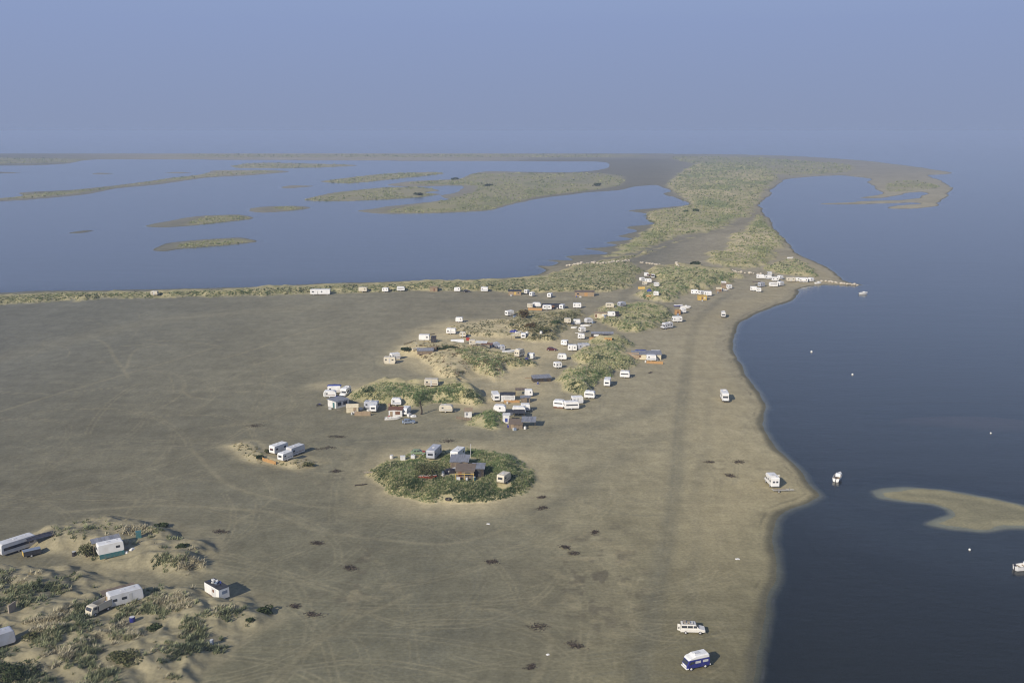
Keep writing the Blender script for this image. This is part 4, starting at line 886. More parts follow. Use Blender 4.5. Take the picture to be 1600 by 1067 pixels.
def truck(x, y, hd, label):
    loc, a = put(x, y, hd, 4.6, 1.9, 'c'); t = thing('small_truck', label, 'truck', loc, a)
    part(t, 'cab', 'kc', lambda b: b.prism([(.75, .45), (2.2, .45), (2.28, .8), (2.25, 1.15), (1.95, 1.85), (1.75, 1.95), (.8, 1.95)], -.92, .92, .1), M_CREAM)
    part(t, 'windscreen', 'kw', lambda b: b.plate((2.23, 1.22), (1.98, 1.8), -.75, .75, .02), M_GLASS)
    for sd in (-1, 1): part(t, 'cab_window', ('kcw', sd), lambda b: b.box(1.3, sd * .935, 1.5, .65, .03, .45), M_GLASS)
    part(t, 'side_board', 'ks', lambda b: b.box(-.85, -.93, 1.35, 3.0, .06, 1.3), M_CREAM)
    part(t, 'side_board', 'ks2', lambda b: b.box(-.85, .93, 1.35, 3.0, .06, 1.3), M_CREAM)
    part(t, 'tail_board', 'ktb', lambda b: b.box(-2.33, 0, 1.35, .06, 1.85, 1.3), M_TAN)
    part(t, 'load_floor', 'kf', lambda b: b.box(-.8, 0, .66, 3.05, 1.84, .1), M_DARKROOF)
    part(t, 'bumper', 'kbm', lambda b: b.box(2.32, 0, .5, .1, 1.8, .2), M_TRIM)
    wheels(t, [(-1.3, .95), (-1.3, -.95), (1.5, .95), (1.5, -.95)], .36, .22, 'ktr'); return t
def motorbike(x, y, hd, label):
    X, Y, Z = ground(x, y); t = thing('motorbike', label, 'motorbike', (X, Y, zf(X, Y)), D2R(hd))
    for i, wx in enumerate((-.65, .7)):
        part(t, 'wheel', ('mw', i), lambda b: b.cyl((wx, -.06, .31), (wx, .06, .31), .31, .31, 14), M_RUBBER)
    part(t, 'frame', 'mf', lambda b: b.box(0, 0, .5, .9, .22, .3).cyl((.7, 0, .31), (.45, 0, 1.0), .04, .04, 6), M_CARDARK)
    part(t, 'tank', 'mt', lambda b: b.box(.15, 0, .78, .5, .28, .22), M_NAVY)
    part(t, 'saddle', 'ms', lambda b: b.box(-.4, 0, .8, .65, .26, .1), M_CARDARK)
    part(t, 'handlebar', 'mh', lambda b: b.cyl((.42, -.36, 1.02), (.42, .36, 1.02), .025, .025, 6), M_STEEL)
    return t
def deadtree(x, y, h, label):
    X, Y, Z = ground(x, y); r2 = random.Random(5)
    t = thing('dead_tree', label, 'tree', (X, Y, zf(X, Y) - .1))
    part(t, 'trunk', 'dtt', lambda b: b.loft([[(.25 * math.sin(i * .9) + (.34 - .035 * i) * math.cos(q), (.34 - .035 * i) * math.sin(q), h * i / 6) for q in np.linspace(0, 2 * math.pi, 8)[:-1]] for i in range(7)]), M_DARKWOOD)
    for i in range(5):
        u = r2.uniform(0, 6.28); z = h * r2.uniform(.35, .9)
        part(t, 'branch', ('dtb', i), lambda b: b.cyl((0, 0, z), (math.cos(u) * 1.1, math.sin(u) * 1.1, z + r2.uniform(.3, 1.0)), .1, .03, 6), M_DARKWOOD)
    return t
def mast(x, y, h, label):
    X, Y, Z = ground(x, y); t = thing('mast', label, 'mast', (X, Y, zf(X, Y) - .2))
    part(t, 'pole', 'mp', lambda b: b.cyl((0, 0, 0), (0, 0, h), .07, .045, 8), M_WHITEP)
    part(t, 'crossbar', 'mc', lambda b: b.cyl((-.3, 0, h - .25), (.3, 0, h - .25), .025, .025, 6), M_STEEL); return t
def buoy(x, y, label, r=.5):
    X, Y = unproj(x, y, 0); t = thing('mooring_buoy', label, 'buoy', (X, Y, .1), group='mooring buoys')
    part(t, 'float', ('bu', r), lambda b: b.loft([[(r * math.sin(v) * math.cos(q), r * math.sin(v) * math.sin(q), -r * math.cos(v)) for q in np.linspace(0, 2 * math.pi, 13)[:-1]] for v in np.linspace(.15, 3.0, 7)]), M_BUOY)
    part(t, 'ring', ('br', r), lambda b: b.cyl((0, 0, r), (0, 0, r + .18), .07, .05, 6), M_STEEL); return t
def tyre(x, y, label):
    X, Y, Z = ground(x, y)
    f = lambda b: b.loft([[((.6 + .24 * math.cos(v)) * math.cos(q), (.6 + .24 * math.cos(v)) * math.sin(q), .24 + .24 * math.sin(v)) for v in np.linspace(0, 2 * math.pi, 9)[:-1]] for q in np.linspace(0, 2 * math.pi, 21)], cap=False)
    return solo('tyre', label, 'tyre', f, M_RUBBER, (X, Y, zf(X, Y)), .3)
def wrack(x, y, r, hd, label, elong=2.2, n=170):
    """dark dried weed and twigs lying on the sand"""
    X, Y, Z = ground(x, y); r2 = random.Random(int(x * 11 + y) + (3 if x == 546 else 1))
    def f(b):
        c, ln = [(0, 0)], []
        for _ in range(10):
            b_ = r2.choice(c); e_ = (b_[0] + r2.gauss(0, .34) * elong * r, b_[1] + r2.gauss(0, .42) * r); c.append(e_); ln.append((b_, e_))
        for _ in range(n):
            (ax, ay), (ex_, ey_) = r2.choice(ln); u_ = r2.random(); cx, cy = ax + (ex_ - ax) * u_, ay + (ey_ - ay) * u_; px, py = cx + r2.gauss(0, .42) * r * 1.5, cy + r2.gauss(0, .5) * r
            u = r2.uniform(0, 6.28); L = r2.uniform(.1, .4); z = r2.uniform(.02, .12)
            b.add([(px - math.cos(u) * L, py - math.sin(u) * L, z), (px + math.sin(u) * .06, py - math.cos(u) * .06, z + .05), (px + math.cos(u) * L, py + math.sin(u) * L, z * r2.uniform(.3, 1.5)), (px - math.sin(u) * .06, py + math.cos(u) * .06, z)], [(0, 1, 2, 3)])
    return solo('seaweed_heap', label, 'seaweed', f, M_LEAF['wrack_leaves'], (X, Y, zf(X, Y) + .02), D2R(hd), group='dark weed patches on the sand')

# ------------------------------------------------------------------ list of everything else: builder, picture point (x, lowest y), then the builder's own arguments
THINGS = []
def Q(fn, x, y, *a, pad=2.6, **k): THINGS.append((fn, x, y, a, k, pad))
W_, G_, D_ = M_WHITEP, M_GLASS, M_DARKROOF
# near dunes
Q('canopy', 57, 858, 42, 5.4, 1.7, 1.25, M_CARDARK, 'low dark tarpaulin shelter between the silver caravan and the small trailer')
Q('trailer', 50, 868, 36, 'small blue trailer with a yellow end on the near dune')
Q('drum', 116, 868, M_CARDARK, 'dark drum standing alone on sand near the round green bush', .45, 1.0)
Q('canopy', 171, 856, 33, 5.6, 1.9, 2.75, M_GREYROOF, 'grey lean-to roof behind the white caravan with the teal skirt', near=(173, 867, 33, -.4, 2.1))
Q('cabinet', 215, 841, 25, 1.1, 1.0, 1.35, M_TEAL, 'blue-green locker on the sand behind the teal-skirted caravan')
Q('sheet', 196, 866, 20, .9, .7, .5, W_, 'small white sack at the foot of the teal-skirted caravan')
Q('sheet', 205, 862, 60, 1.2, .8, .5, W_, 'larger white sack in the shadow of the teal-skirted caravan')
Q('canopy', 180, 930, 37, 6.0, 2.0, 2.45, M_BROWNROOF, 'brown plank lean-to roof along the pale caravan', near=(196, 942, 37, -.5, 2.15), drop=.05)
Q('truck', 155, 956, 240, 'small cream truck with an open dark bed beside the brown lean-to')
Q('drum', 166, 946, M_BLUE, 'blue drum between the cream truck and the pale caravan', .4, 1.1)
Q('box_trailer', 339.5, 931, -43, 'white box trailer with a dark roof loaded with clutter')
Q('drum', 331, 1006, M_BLUEGREY, 'pale blue drum with a long shadow among the near dunes', .33, .9)
Q('drum', 207, 971, M_NAVY, 'dark blue drum half hidden in scrub below the pale caravan', .5, 1.0)
Q('plank', 19.5, 957, 80, 2.0, .25, 1.9, M_DRIFT, 'upright pale board planted in the sand at the picture edge', pad=.8)
Q('bush', 137, 872, 2.5, 3.1, 'olive_leaves', 'round olive bush at the end of the teal-skirted caravan')
Q('bush', 58, 1000, 2.9, 1.7, 'olive_leaves', 'low brown-green leaves for a shadowed mound beside the silver-grey caravan cut by the frame')  # leafy clump stands in for a dune mound and its shadow
Q('bush', 12, 1064, 5.0, 2.8, 'dark_leaves', 'dark leaves for a shadowed hummock, in the bottom corner of the near dunes', n=1800)  # dark leaf colour stands in for dune shadow over a large hummock
Q('bush', 412, 958, 2.2, 1.3, 'dark_leaves', 'dark bush at the flat-side tip of the near dunes')
Q('bush', 396, 972, 1.6, 1.0, 'dark_leaves', 'smaller dark bush just inland of the dune-tip bush')
Q('bush', 252, 824, 2.0, 1.1, 'dark_leaves', 'dark bush on the crest behind the blue-green locker')
Q('bush', 286, 858, 1.7, 1.0, 'dark_leaves', 'dark bush at the flat-side edge of the teal-skirted caravan dune')
Q('bush', 195, 1035, 3.6, 1.6, 'olive_leaves', 'wide low bush on the lower ridge of the near dunes', n=1500)
Q('bush', 118, 900, 1.6, .8, 'dark_leaves', 'small dark bush between the two caravans of the near dunes')
Q('bush', 57, 925, 2.6, 1.0, 'dark_leaves', 'dark creeping bush on the bare ridge of the near dunes')
Q('bush', 245, 985, 2.2, .9, 'dark_leaves', 'dark creeping bush below the white box trailer')
# three-caravan yard
Q('fence', 410, 719.5, 431, 726, 1.1, M_ORANGE, 'orange board fence closing the yard of three caravans')
Q('bush', 405, 718, 1.4, 1.3, 'dark_leaves', 'dark bush at the end of the yard fence')
Q('bush', 416, 708, 1.1, 1.1, 'olive_leaves', 'smaller bush inside the yard of three caravans')
Q('bush', 482, 728, 2.0, .9, 'olive_leaves', 'low bush on the sand tip beside the three-caravan yard')
# oval dune
Q('drum', 612, 716, W_, 'white plastic tank at the inland end of the oval dune', .5, 1.0, 'water_tank', 'tank')
Q('cabinet', 629, 719, 10, 1.3, 1.0, 1.0, W_, 'white crate between the plastic tank and the big bush')
Q('cabinet', 645.5, 716.5, -15, 1.1, .8, .8, M_PALE, 'pale low crate beside the green car on the oval dune')
Q('car', 653, 712, 4, M_GREEN, 'old green car with a red bonnet at the edge of the oval dune', red=True)
Q('bush', 667, 744, 4.3, 3.3, 'olive_leaves', 'biggest bush, rising in the middle of the oval dune', n=2600)
Q('shack', 718, 733, -2, 4.6, 4.2, 2.0, 2.5, M_WOOD, M_GREYROOF, 'grey-roofed hut between the main shack and the white caravan', holes=[(.5, .8, .1, 1.8, M_DARKROOF, 'door')], side=[(0, 1.2, .9, 1.6, G_, 'window', 1)])
Q('shack', 727, 748, -2, 4.6, 4.4, 2.0, 2.4, M_WOOD, M_BROWNROOF, 'main shack with a brown patched roof and yellow porch beams', holes=[(-1.3, .9, 0, 1.8, M_BROWN, 'door'), (.7, 1.4, .8, 1.6, G_, 'window')], posts=3, rails=M_YELLOW)
Q('shack', 747, 745, -2, 3.1, 3.8, 2.1, 2.3, M_DARKWOOD, M_GREYROOF, 'grey sheet-roofed lean-to at the end of the main shack', holes=[(0, 1.4, .1, 1.8, D_, 'door')])
Q('sheet', 702, 741, 20, 3.0, 2.2, 1.3, M_CARDARK, 'dark blue-black sheeted heap between the big bush and the main shack')
Q('drum', 692, 743, W_, 'white drum against the dark sheeted heap', .4, 1.1)
Q('drum', 741, 750, M_TEAL, 'teal drum beside the porch of the main shack', .4, .9)
Q('mast', 735.5, 718, 4.6, 'thin white mast behind the main shack')
Q('tyre', 700.5, 781, 'large tyre lying at the front foot of the oval dune', pad=.6)
Q('boat', 668, 748, 4, 4.6, .75, 'red canoe with a pale rim below the big bush', M_RED, M_TAN, name='canoe', seats=1)
Q('plank', 564, 758, 20, 3.2, .2, .2, M_DARKWOOD, 'dark log on the flat beside the oval dune', name='log', pad=.5)
Q('plank', 584, 738, 0, 5.2, .35, .2, M_DRIFT, 'pale driftwood beam at the inland edge of the oval dune', pad=.5)
# hut cluster at the dune tip
Q('sheet', 523, 612, 4, 4.8, 2.3, .35, M_BLUE, 'blue sheet stretched over a white caravan roof', z=2.6, near=(522, 613.2, 4, .2, 0))
Q('motorhome', 538, 621, 255, 'white motorhome with its nose toward the glazed white cabin', L=5.2)
Q('shack', 526, 638.5, 47, 5.2, 4.4, 2.35, 2.45, W_, M_GREYROOF, 'white cabin with glazed side and flat grey roof', holes=[(-1.2, 1.5, .8, 1.9, G_, 'window'), (1.2, 1.6, .8, 1.9, G_, 'window')], side=[(-1.0, 1.0, .1, 1.9, M_TEAL, 'door', -1)], name='cabin')
Q('motorbike', 499, 634.5, 15, 'dark motorbike by itself beside the glazed white cabin')
Q('shack', 549.5, 645, 8, 3.8, 3.0, 1.7, 2.5, M_CANVAS, M_CANVAS, 'cream canvas tent beside the glazed white cabin', gable=True, over=.1, name='tent', cat='tent', holes=[(.8, .9, 0, 1.6, M_TAN, 'flap')])
Q('fence', 554, 649.5, 579, 649.5, 1.6, M_TAN, 'tan plank screen between the cream tent and the shuttered hut')
Q('shack', 618, 651, 0, 4.3, 2.8, 2.2, 2.5, W_, M_BROWN, 'timber hut with brown shutters on white boards', holes=[(.7, 1.5, .7, 1.8, M_BROWN, 'shutter'), (-1.3, .8, .1, 1.8, M_TAN, 'door')])
Q('boat', 613, 656.5, 8, 5.0, 1.5, 'white skiff drawn up before the shuttered timber hut', M_WHITE, M_TAN)
Q('car', 638, 663, 8, M_BLUEGREY, 'blue-grey car parked on the flat before the shuttered hut')
Q('sheet', 645.5, 652.5, 30, 1.8, 1.4, .9, W_, 'white sheet heap behind the blue-grey car')
Q('deadtree', 658, 647.5, 4.6, 'black dead tree at the foot of the grassy dune')
Q('shack', 731.5, 653, 0, 2.3, 2.2, 2.2, 2.6, W_, M_TAN, 'small white hut with a tan roof beside the scrub mound', holes=[(-.4, .6, .9, 1.7, M_GREYROOF, 'window'), (.6, .6, .2, 1.9, W_, 'door')])
Q('fence', 712.5, 653.5, 736, 657, .9, M_WOOD, 'low weathered fence before the small tan-roofed hut', pad=1)
Q('shack', 793.5, 627, 0, 4.8, 3.0, 2.2, 2.35, W_, D_, 'white-panelled shack with a black roof', holes=[(-1.9, .7, .1, 1.9, W_, 'door'), (-.2, 1.7, .9, 1.9, M_TRIM, 'window'), (1.4, 1.2, .9, 1.9, M_TRIM, 'window')])
Q('fence', 787, 629, 812, 629, 1.0, M_ORANGE, 'orange board fence before the black-roofed shack')
Q('canopy', 814, 619, 0, 3.6, 2.4, 2.3, M_BROWNROOF, 'yellow-posted pergola between the black-roofed shack and the grey plank hut', post=M_YELLOW)
Q('shack', 821, 629, 0, 3.1, 1.8, 1.7, 1.9, M_WOOD, M_GREYROOF, 'grey plank hut at the end of the orange-fenced shack', holes=[(.8, .7, .1, 1.5, D_, 'door')])
Q('shack', 791, 661, -4, 2.1, 2.2, 2.3, 2.4, W_, W_, 'narrow white hut at the corner of the ramshackle shack', holes=[(.1, .8, .2, 1.4, M_BLUE, 'door')], name='hut', over=.1)
Q('canopy', 807, 654, -2, 5.2, 2.6, 2.1, D_, 'black roof behind the brown-roofed ramshackle shack', pad=3)
Q('shack', 806, 670, -2, 4.2, 3.4, 1.4, 2.1, M_WOOD, M_BROWNROOF, 'ramshackle shack with a brown sloping roof', holes=[(-1.0, .8, .1, 1.3, M_TAN, 'door')], over=.15)
Q('canopy', 826.5, 669.5, -3, 4.2, 4.2, 2.6, M_GREYROOF, 'grey flat roof on posts at the beach side of the ramshackle shack', drop=.5, pad=3.5)
Q('drum', 795, 668, M_NAVY, 'dark drum at the corner of the narrow white hut', .45, 1.0)
Q('drum', 820.5, 670.5, W_, 'white drum under the grey flat roof on posts', .4, .9)
# dune camp
Q('shack', 664, 554, 3, 6.4, 4.0, 1.2, 1.9, M_WOOD, M_GREYROOF, 'low grey-roofed shelter in the middle of the dune camp', gable=True, over=.2, name='low_hut')
Q('cabinet', 677, 549, 35, 2.0, 1.4, 1.5, M_TAN, 'tan timber bin at the end of the low grey-roofed shelter')
Q('boat', 650, 549, 35, 3.4, 1.3, 'small pale dinghy by the low grey-roofed shelter', M_CREAM)
Q('fence', 631, 539, 650, 534, .9, M_CANVAS, 'pale crooked fence beside the caravan with the dark annex')
Q('shack', 677.5, 535.5, -3, 2.0, 2.3, 2.3, 2.4, M_CARDARK, D_, 'black annex on the end of a white caravan', name='annex', cat='annex', over=.05, holes=[(0, .6, .1, 1.8, D_, 'door')])
Q('plank', 669, 523.5, 30, 6.5, .22, .2, M_DARKWOOD, 'long dark log on the pale sand behind the camp', name='log', pad=.5)
Q('bush', 634, 549, 2.8, 1.6, 'dark_leaves', 'dark bush at the inland end of the dune camp')
Q('bush', 704, 545, 4.6, 1.2, 'dark_leaves', 'clipped-looking dark hedge bush before the barrel tent', ry=1.1)
Q('bush', 690, 547, 3.4, 1.1, 'dark_leaves', 'dark hedge bush next to the timber bin', ry=1.0)
Q('barrel', 714, 538.5, 12, 5.4, 3.0, 2.3, M_WHITE, (M_WHITE, M_CARDARK), 'white barrel tent with a dark end')
Q('cabinet', 731, 532, 10, 1.4, 1.0, 1.1, M_RED, 'red locker behind the barrel tent')
Q('canopy', 752, 543, -6, 4.6, 3.0, 2.1, W_, 'white canopy between the cream caravan and the red-brown shelter')
Q('canopy', 761, 545, -10, 4.4, 2.6, 1.9, M_BROWN, 'red-brown shelter roof next to the white canopy')
Q('boat', 795, 553.5, 14, 5.4, 1.8, 'sheeted white dinghy beside the tall dark-windowed van', M_WHITE, cover=M_WHITEP, name='dinghy')
Q('motorhome', 812, 559, 62, 'tall cream van with two dark side windows on the camp lane', M_CREAM, 5.0, 3.0, 2.2, False)
Q('canopy', 807, 530.5, 4, 4.6, 2.6, 1.9, M_CANVAS, 'cream awning under the brown tree')
Q('sheet', 803, 520, -15, 3.8, 2.4, 1.1, M_NAVY, 'dark blue sheeted heap behind the cream awning')
Q('boat', 811, 521.5, 25, 3.2, 1.3, 'white dinghy lying beside the dark blue sheeted heap', M_WHITE)
Q('drum', 823.5, 523, W_, 'white tank behind the caravan end under the brown tree', .6, 1.5, 'water_tank', 'tank')
Q('drum', 845.5, 522, W_, 'white tank under the spreading scrub of the dune camp', .6, 1.3, 'water_tank', 'tank')
Q('bush', 817, 499, 3.2, 5.2, 'brown_leaves', 'brown half-dead tree above the dune camp', n=800, tree=True)
Q('bush', 847, 519, 4.6, 2.4, 'olive_leaves', 'broad olive bush sheltering a white tank', n=1100)
Q('bush', 828, 513, 3.0, 2.2, 'brown_leaves', 'brown scrub bush below the half-dead tree')
Q('bush', 866, 507, 3.2, 1.8, 'green_leaves', 'green bush inland of the two caravans in the scrub')
Q('fence', 825, 484.5, 848, 485.5, 1.3, M_ORANGE, 'short orange board fence below the cream caravan with two windows')
Q('shack', 864, 482, -2, 11.0, 3.0, 1.7, 2.0, M_BROWN, D_, 'long shed with a black roof behind the low white caravan', name='long_shed', cat='shed', holes=[(2.0, 2.4, .2, 1.5, G_, 'window')])
Q('boat', 915, 510.5, -6, 4.8, 1.6, 'white boat drawn up before the pale caravan in the scrub', M_WHITE, M_PALE)
Q('boat', 897, 513.5, -10, 2.8, 1.2, 'little white dinghy alone in the grass below two caravans', M_WHITE, M_PALE)
Q('fence', 931, 485.5, 954, 485.5, 1.2, M_DARKWOOD, 'row of dark stakes behind the cream shack', stakes=True, name='stake_fence', pad=1)
Q('shack', 939.5, 496.5, -2, 6.2, 2.8, 2.0, 2.2, M_CANVAS, M_TAN, 'cream shack among grass beside a white caravan', holes=[(-2.5, .8, .1, 1.7, M_BROWN, 'door'), (.8, 1.0, .9, 1.6, W_, 'window')])
Q('shack', 964, 495, 0, 1.8, 2.0, 2.1, 2.2, M_CARDARK, D_, 'small black lean-to at the end of the white caravan by the cream shack', name='lean_to', cat='annex', over=.05)
Q('fence', 921, 532.5, 956, 533.5, 1.7, M_ORANGE, 'longest orange screen, before a glass-sided shed')
Q('shack', 941, 528, -2, 9.5, 3.0, 1.9, 2.5, M_DARKWOOD, M_GREYROOF, 'glass-sided dark shed behind the longest orange screen', gable=True, holes=[(-2.6, 2.2, .7, 1.6, W_, 'window'), (2.0, 2.2, .7, 1.6, G_, 'window')], name='glazed_shed', cat='shed')
Q('car', 862, 548.5, -6, M_DRED, 'dark red car on the camp lane')
Q('shack', 846, 597, 14, 6.6, 3.2, 1.3, 1.75, M_DARKWOOD, M_GREYROOF, 'dark shed with a flat blue-grey roof in the pale hollow', name='shed', cat='shed', holes=[(1.0, 1.2, .1, 1.1, D_, 'door')])
Q('plank', 826, 591, 15, 2.6, .5, .3, M_TAN, 'tan plank heap beside the flat-roofed dark shed', pad=.6)
# beachside compound
Q('shack', 1011, 562, -4, 11.5, 4.4, 2.0, 2.6, M_CANVAS, M_GREYROOF, 'long cream beach shack with a grey roof behind two caravans', name='beach_shack', holes=[(-2.6, .7, .9, 1.6, M_BROWN, 'window'), (3.0, 1.0, .1, 1.9, M_BROWN, 'door')])
Q('sheet', 1003, 555, -4, 4.6, 2.4, .35, M_BLUE, 'blue sheets lying on the grey roof of the beach shack', z=2.35, near=(1011, 556.5, -4, -2.6, .2))
Q('barrel', 989, 560, -8, 5.2, 2.8, 2.2, M_TAN, (M_WHITE, M_TAN), 'brown barrel tent with a white end beside the beach shack')
Q('fence', 1010, 567.5, 1036, 569, 1.1, M_ORANGE, 'orange boards round the front of the beach shack')
Q('plank', 1015, 583, 50, 2.8, .9, .12, M_DARKWOOD, 'dark board lying alone on the flat before the beach shack', pad=.6, tilt=.12)
Q('shack', 1059, 491.5, 2, 2.6, 2.0, 2.0, 2.2, M_ORANGE, M_ORANGE, 'small orange shed joined to a white caravan', name='shed', cat='shed', holes=[(0, .7, .1, 1.7, M_BROWN, 'door')], over=.1)
Q('boat', 1060, 479.5, -2, 4.6, 1.7, 'navy boat with a white top on the dark flat', M_NAVY, cover=M_WHITEP, name='dinghy')
Q('boat', 1071.5, 482, -8, 5.2, 1.8, 'white cabin boat ashore beside the navy boat', M_WHITE, cabin=True, name='motorboat')
Q('motorhome', 1043, 515, 216, 'grey-sided motorhome, nose toward the near flats, first by the dune lane', M_PALE, 6.0, 2.8)
# upper cluster
Q('canopy', 1016.5, 436, 0, 4.0, 2.6, 2.5, M_BROWN, 'brown canopy roof between the white caravans below the boulder line')
Q('fence', 997, 451.5, 1008, 451.5, 1.3, M_YELLOW, 'yellow board screen beside the lane below the boulder line')
Q('sheet', 1015, 456, 10, 2.6, 2.0, 1.6, M_BLUE, 'blue tarpaulin heap below the yellow board screen')
Q('fence', 1009.5, 463.5, 1017, 464, 1.1, M_ORANGE, 'short orange screen, lowest below the boulder-line cluster')
Q('shack', 1097.5, 469, 2, 4.6, 2.6, 2.1, 2.4, M_YELLOW, M_YELLOW, 'yellow hut between two white caravans above the beach', holes=[(-.2, .7, .1, 1.8, M_BROWN, 'door'), (1.2, .8, .8, 1.5, W_, 'window')], name='hut', over=.12)
Q('shack', 1134, 450.5, 4, 4.2, 3.0, 2.0, 2.5, M_TAN, M_TAN, 'tan hut between three small white caravans', name='hut', holes=[(.6, .8, .1, 1.7, M_BROWN, 'door')])
Q('shack', 1123.5, 456, 2, 2.8, 2.6, 1.7, 2.3, M_TAN, M_CANVAS, 'brown-sided tent hut next to a white car', name='tent_hut', gable=True, holes=[(.5, .7, 0, 1.6, M_BROWN, 'door')])
Q('car', 1131.5, 455.5, 12, M_CARWHITE, 'white car squeezed between the tan hut and the tent hut')
Q('canopy', 1183, 447, 0, 4.8, 2.4, 2.5, M_BROWNROOF, 'brown pole canopy over a caravan before the cape row')
Q('boat', 1279, 444, 14, 4.2, 1.5, 'white boat on the sand past the seaward end of the cape row', M_WHITE, cabin=True, name='motorboat')
Q('boat', 1235, 404.5, -4, 4.2, 1.6, 'white boat drawn up on the bare sand beyond the boulder line', M_WHITE, cover=M_WHITEP, name='dinghy')
# lagoon row
Q('shack', 677.5, 455.8, 2, 4.2, 2.6, 2.2, 2.4, M_TAN, M_TAN, 'little tan hut alone in the lagoon dune row', name='hut', holes=[(.3, .8, .1, 1.7, M_BROWN, 'door')])
Q('car', 729, 457, 5, M_CARDARK, 'dark car beside the white caravan with two windows in the lagoon row')
Q('shack', 804.5, 461, -2, 7.0, 3.0, 2.0, 2.4, M_TAN, D_, 'tan shed with a dark roof in the lagoon row', name='shed', cat='shed', holes=[(0.2, 1.1, .1, 1.7, M_YELLOW, 'door'), (2.0, .8, .8, 1.5, G_, 'window')])
Q('shack', 913.5, 463, -2, 10.6, 4.0, 2.3, 2.7, M_TAN, M_BROWNROOF, 'large plank barn with a tan front against the lagoon dune', name='barn', cat='barn', holes=[(.8, 1.8, .1, 2.0, M_ORANGE, 'door'), (-3.6, 1.2, .9, 1.7, G_, 'window')])
# beach and shore
Q('motorhome', 1131.5, 497, 262, 'white van with dark roof load, alone on the beach near the dune lane', M_CARWHITE, 5.0, 2.6, 2.0, False)
Q('motorhome', 1135, 629, 266, 'white motorhome with alcove, parked on the open beach by the bay', M_WHITE, 6.6, 3.0, 2.2)
Q('motorhome', 1210, 763, 94, 'white motorhome seen from its rear at the sand point', M_WHITE, 5.6, 2.9, 2.15)
Q('boat_trailer', 1223, 770, 2, 'empty boat trailer beside the motorhome at the sand point')
Q('car', 1083, 991, -3, M_CARWHITE, 'white estate car with roof rack and open rear door on the near beach', kind='wagon', rack=True)
Q('campervan', 1090, 1049, 201, 'blue camper van with white high roof on the near beach')
Q('boat', 1313, 752, 60, 5.4, 2.0, 'white open motorboat floating off the sand point', M_WHITE, M_TAN, cabin=True, motor=True, z=.12, name='motorboat', seats=1)
Q('boat', 1350, 460, 10, 5.0, 1.9, 'white boat moored off the boulder groyne', M_WHITE, M_TAN, cabin=True, z=.12, name='motorboat', motor=True)
Q('boat', 1606, 892, 12, 5.0, 1.9, 'white boat cut off by the frame beyond the sandbank', M_WHITE, M_PALE, cabin=True, z=.12, name='motorboat', motor=True)
Q('buoy', 1268, 550, 'white mooring buoy nearest the bay beach', .46)
Q('buoy', 1332, 585.5, 'white mooring buoy farther out in the bay', .4)
Q('buoy', 1548, 677, 'small buoy beside the reddish shoal', .26)
Q('buoy', 1515, 859, 'small buoy on dark water below the sandbank', .26)
Q('sheet', 1153, 874.5, 10, 1.0, .7, .25, W_, 'white rag on the near beach close to the waterline', pad=.3, name='rag')
Q('sheet', 763, 819.5, -10, .9, .6, .25, W_, 'white rag on the flat below the oval dune', pad=.3, name='rag')
Q('sheet', 856, 1024, 30, .6, .5, .25, W_, 'white rag on the near flats by a dark weed streak', pad=.3, name='rag')
Q('sheet', 1217, 743.5, 0, .8, .5, .3, W_, 'white rag beside the motorhome at the sand point', pad=.3, name='rag')
Q('bush', 1088, 331, 5.0, 3.2, 'green_leaves', 'green thicket on the neck of the far point', n=500)
Q('bush', 1071, 331.5, 3.4, 2.2, 'green_leaves', 'smaller thicket beside the green one on the far neck', n=350)
Q('bush', 1088, 415, 4.4, 2.6, 'dark_leaves', 'dark green bush on the boulder line', n=700)
Q('bush', 653, 305.5, 8, 4, 'dark_leaves', 'dark thicket on the middle lagoon island', n=300)
Q('bush', 710, 281, 8, 4, 'dark_leaves', 'dark thicket on the strip between two lagoon channels', n=300)
Q('bush', 763, 291, 9, 4, 'dark_leaves', 'dark thicket in the open middle of the marsh', n=300)
Q('bush', 934, 291, 9, 5, 'dark_leaves', 'dark thicket at the mudflat end of the marsh', n=300)
# trodden weed and twig patches
for a in [(497, 848, .9, 10, 'ragged weed patch straight below the orange-fence yard', 1.6), (546, 887, 1.0, -35, 'red-brown weed patch at the end of a long streak on the flats', 2.4),
          (486, 958, .9, -20, 'weed patch between the near dune tip and the open flats', 2.6), (462, 948, .6, -30, 'thin weed trail just inland of the dune-tip weed patch', 2.6),
          (766, 878, .9, 0, 'twig heap alone on the middle of the flats', 1.6), (884, 854, .8, -30, 'upper weed patch beside the beach track', 2.0), (892, 865, .8, 10, 'lower weed patch beside the beach track', 1.6),
          (845, 979, 1.1, -5, 'wide weed patch on the near flats', 2.2), (890, 1004, .7, -12, 'dark weed streak on the near flats', 3.0), (829, 1043, .5, 0, 'smallest weed clot on the near flats', 1.3),
          (848, 793, .9, 40, 'weed patch off the beach end of the oval dune', 1.8), (845, 778, .7, 20, 'weed streak against the rim of the oval dune', 2.0), (929, 832, .6, 80, 'weed clot near the beach track', 1.6),
          (402, 664, 1.6, -4, 'broad dark weed stain behind the three-caravan yard', 2.6), (523, 682, 1.3, -5, 'dark weed stain before the glazed white cabin', 2.6), (518, 699, 1.0, 0, 'thin weed streak toward the oval dune', 3.0),
          (700, 691, 1.5, -6, 'long weed stain behind the oval dune', 2.6), (522, 736, 1.0, -12, 'weed heap between the three-caravan yard and the oval dune', 2.0),
          (1153, 721, 1.0, 20, 'twig heap on the beach above the sand point', 1.4), (1146, 745, 1.0, -10, 'scattered twigs below the beach twig heap', 1.8), (1110, 722, .8, 10, 'thin twigs inland of the beach twig heap', 1.8), (345, 830, 1.0, -12, 'weed streak on the flats beside the teal-skirted caravan dune', 2.8)]:
    Q('wrack', a[0], a[1], a[2], a[3], a[4], a[5], pad=0)

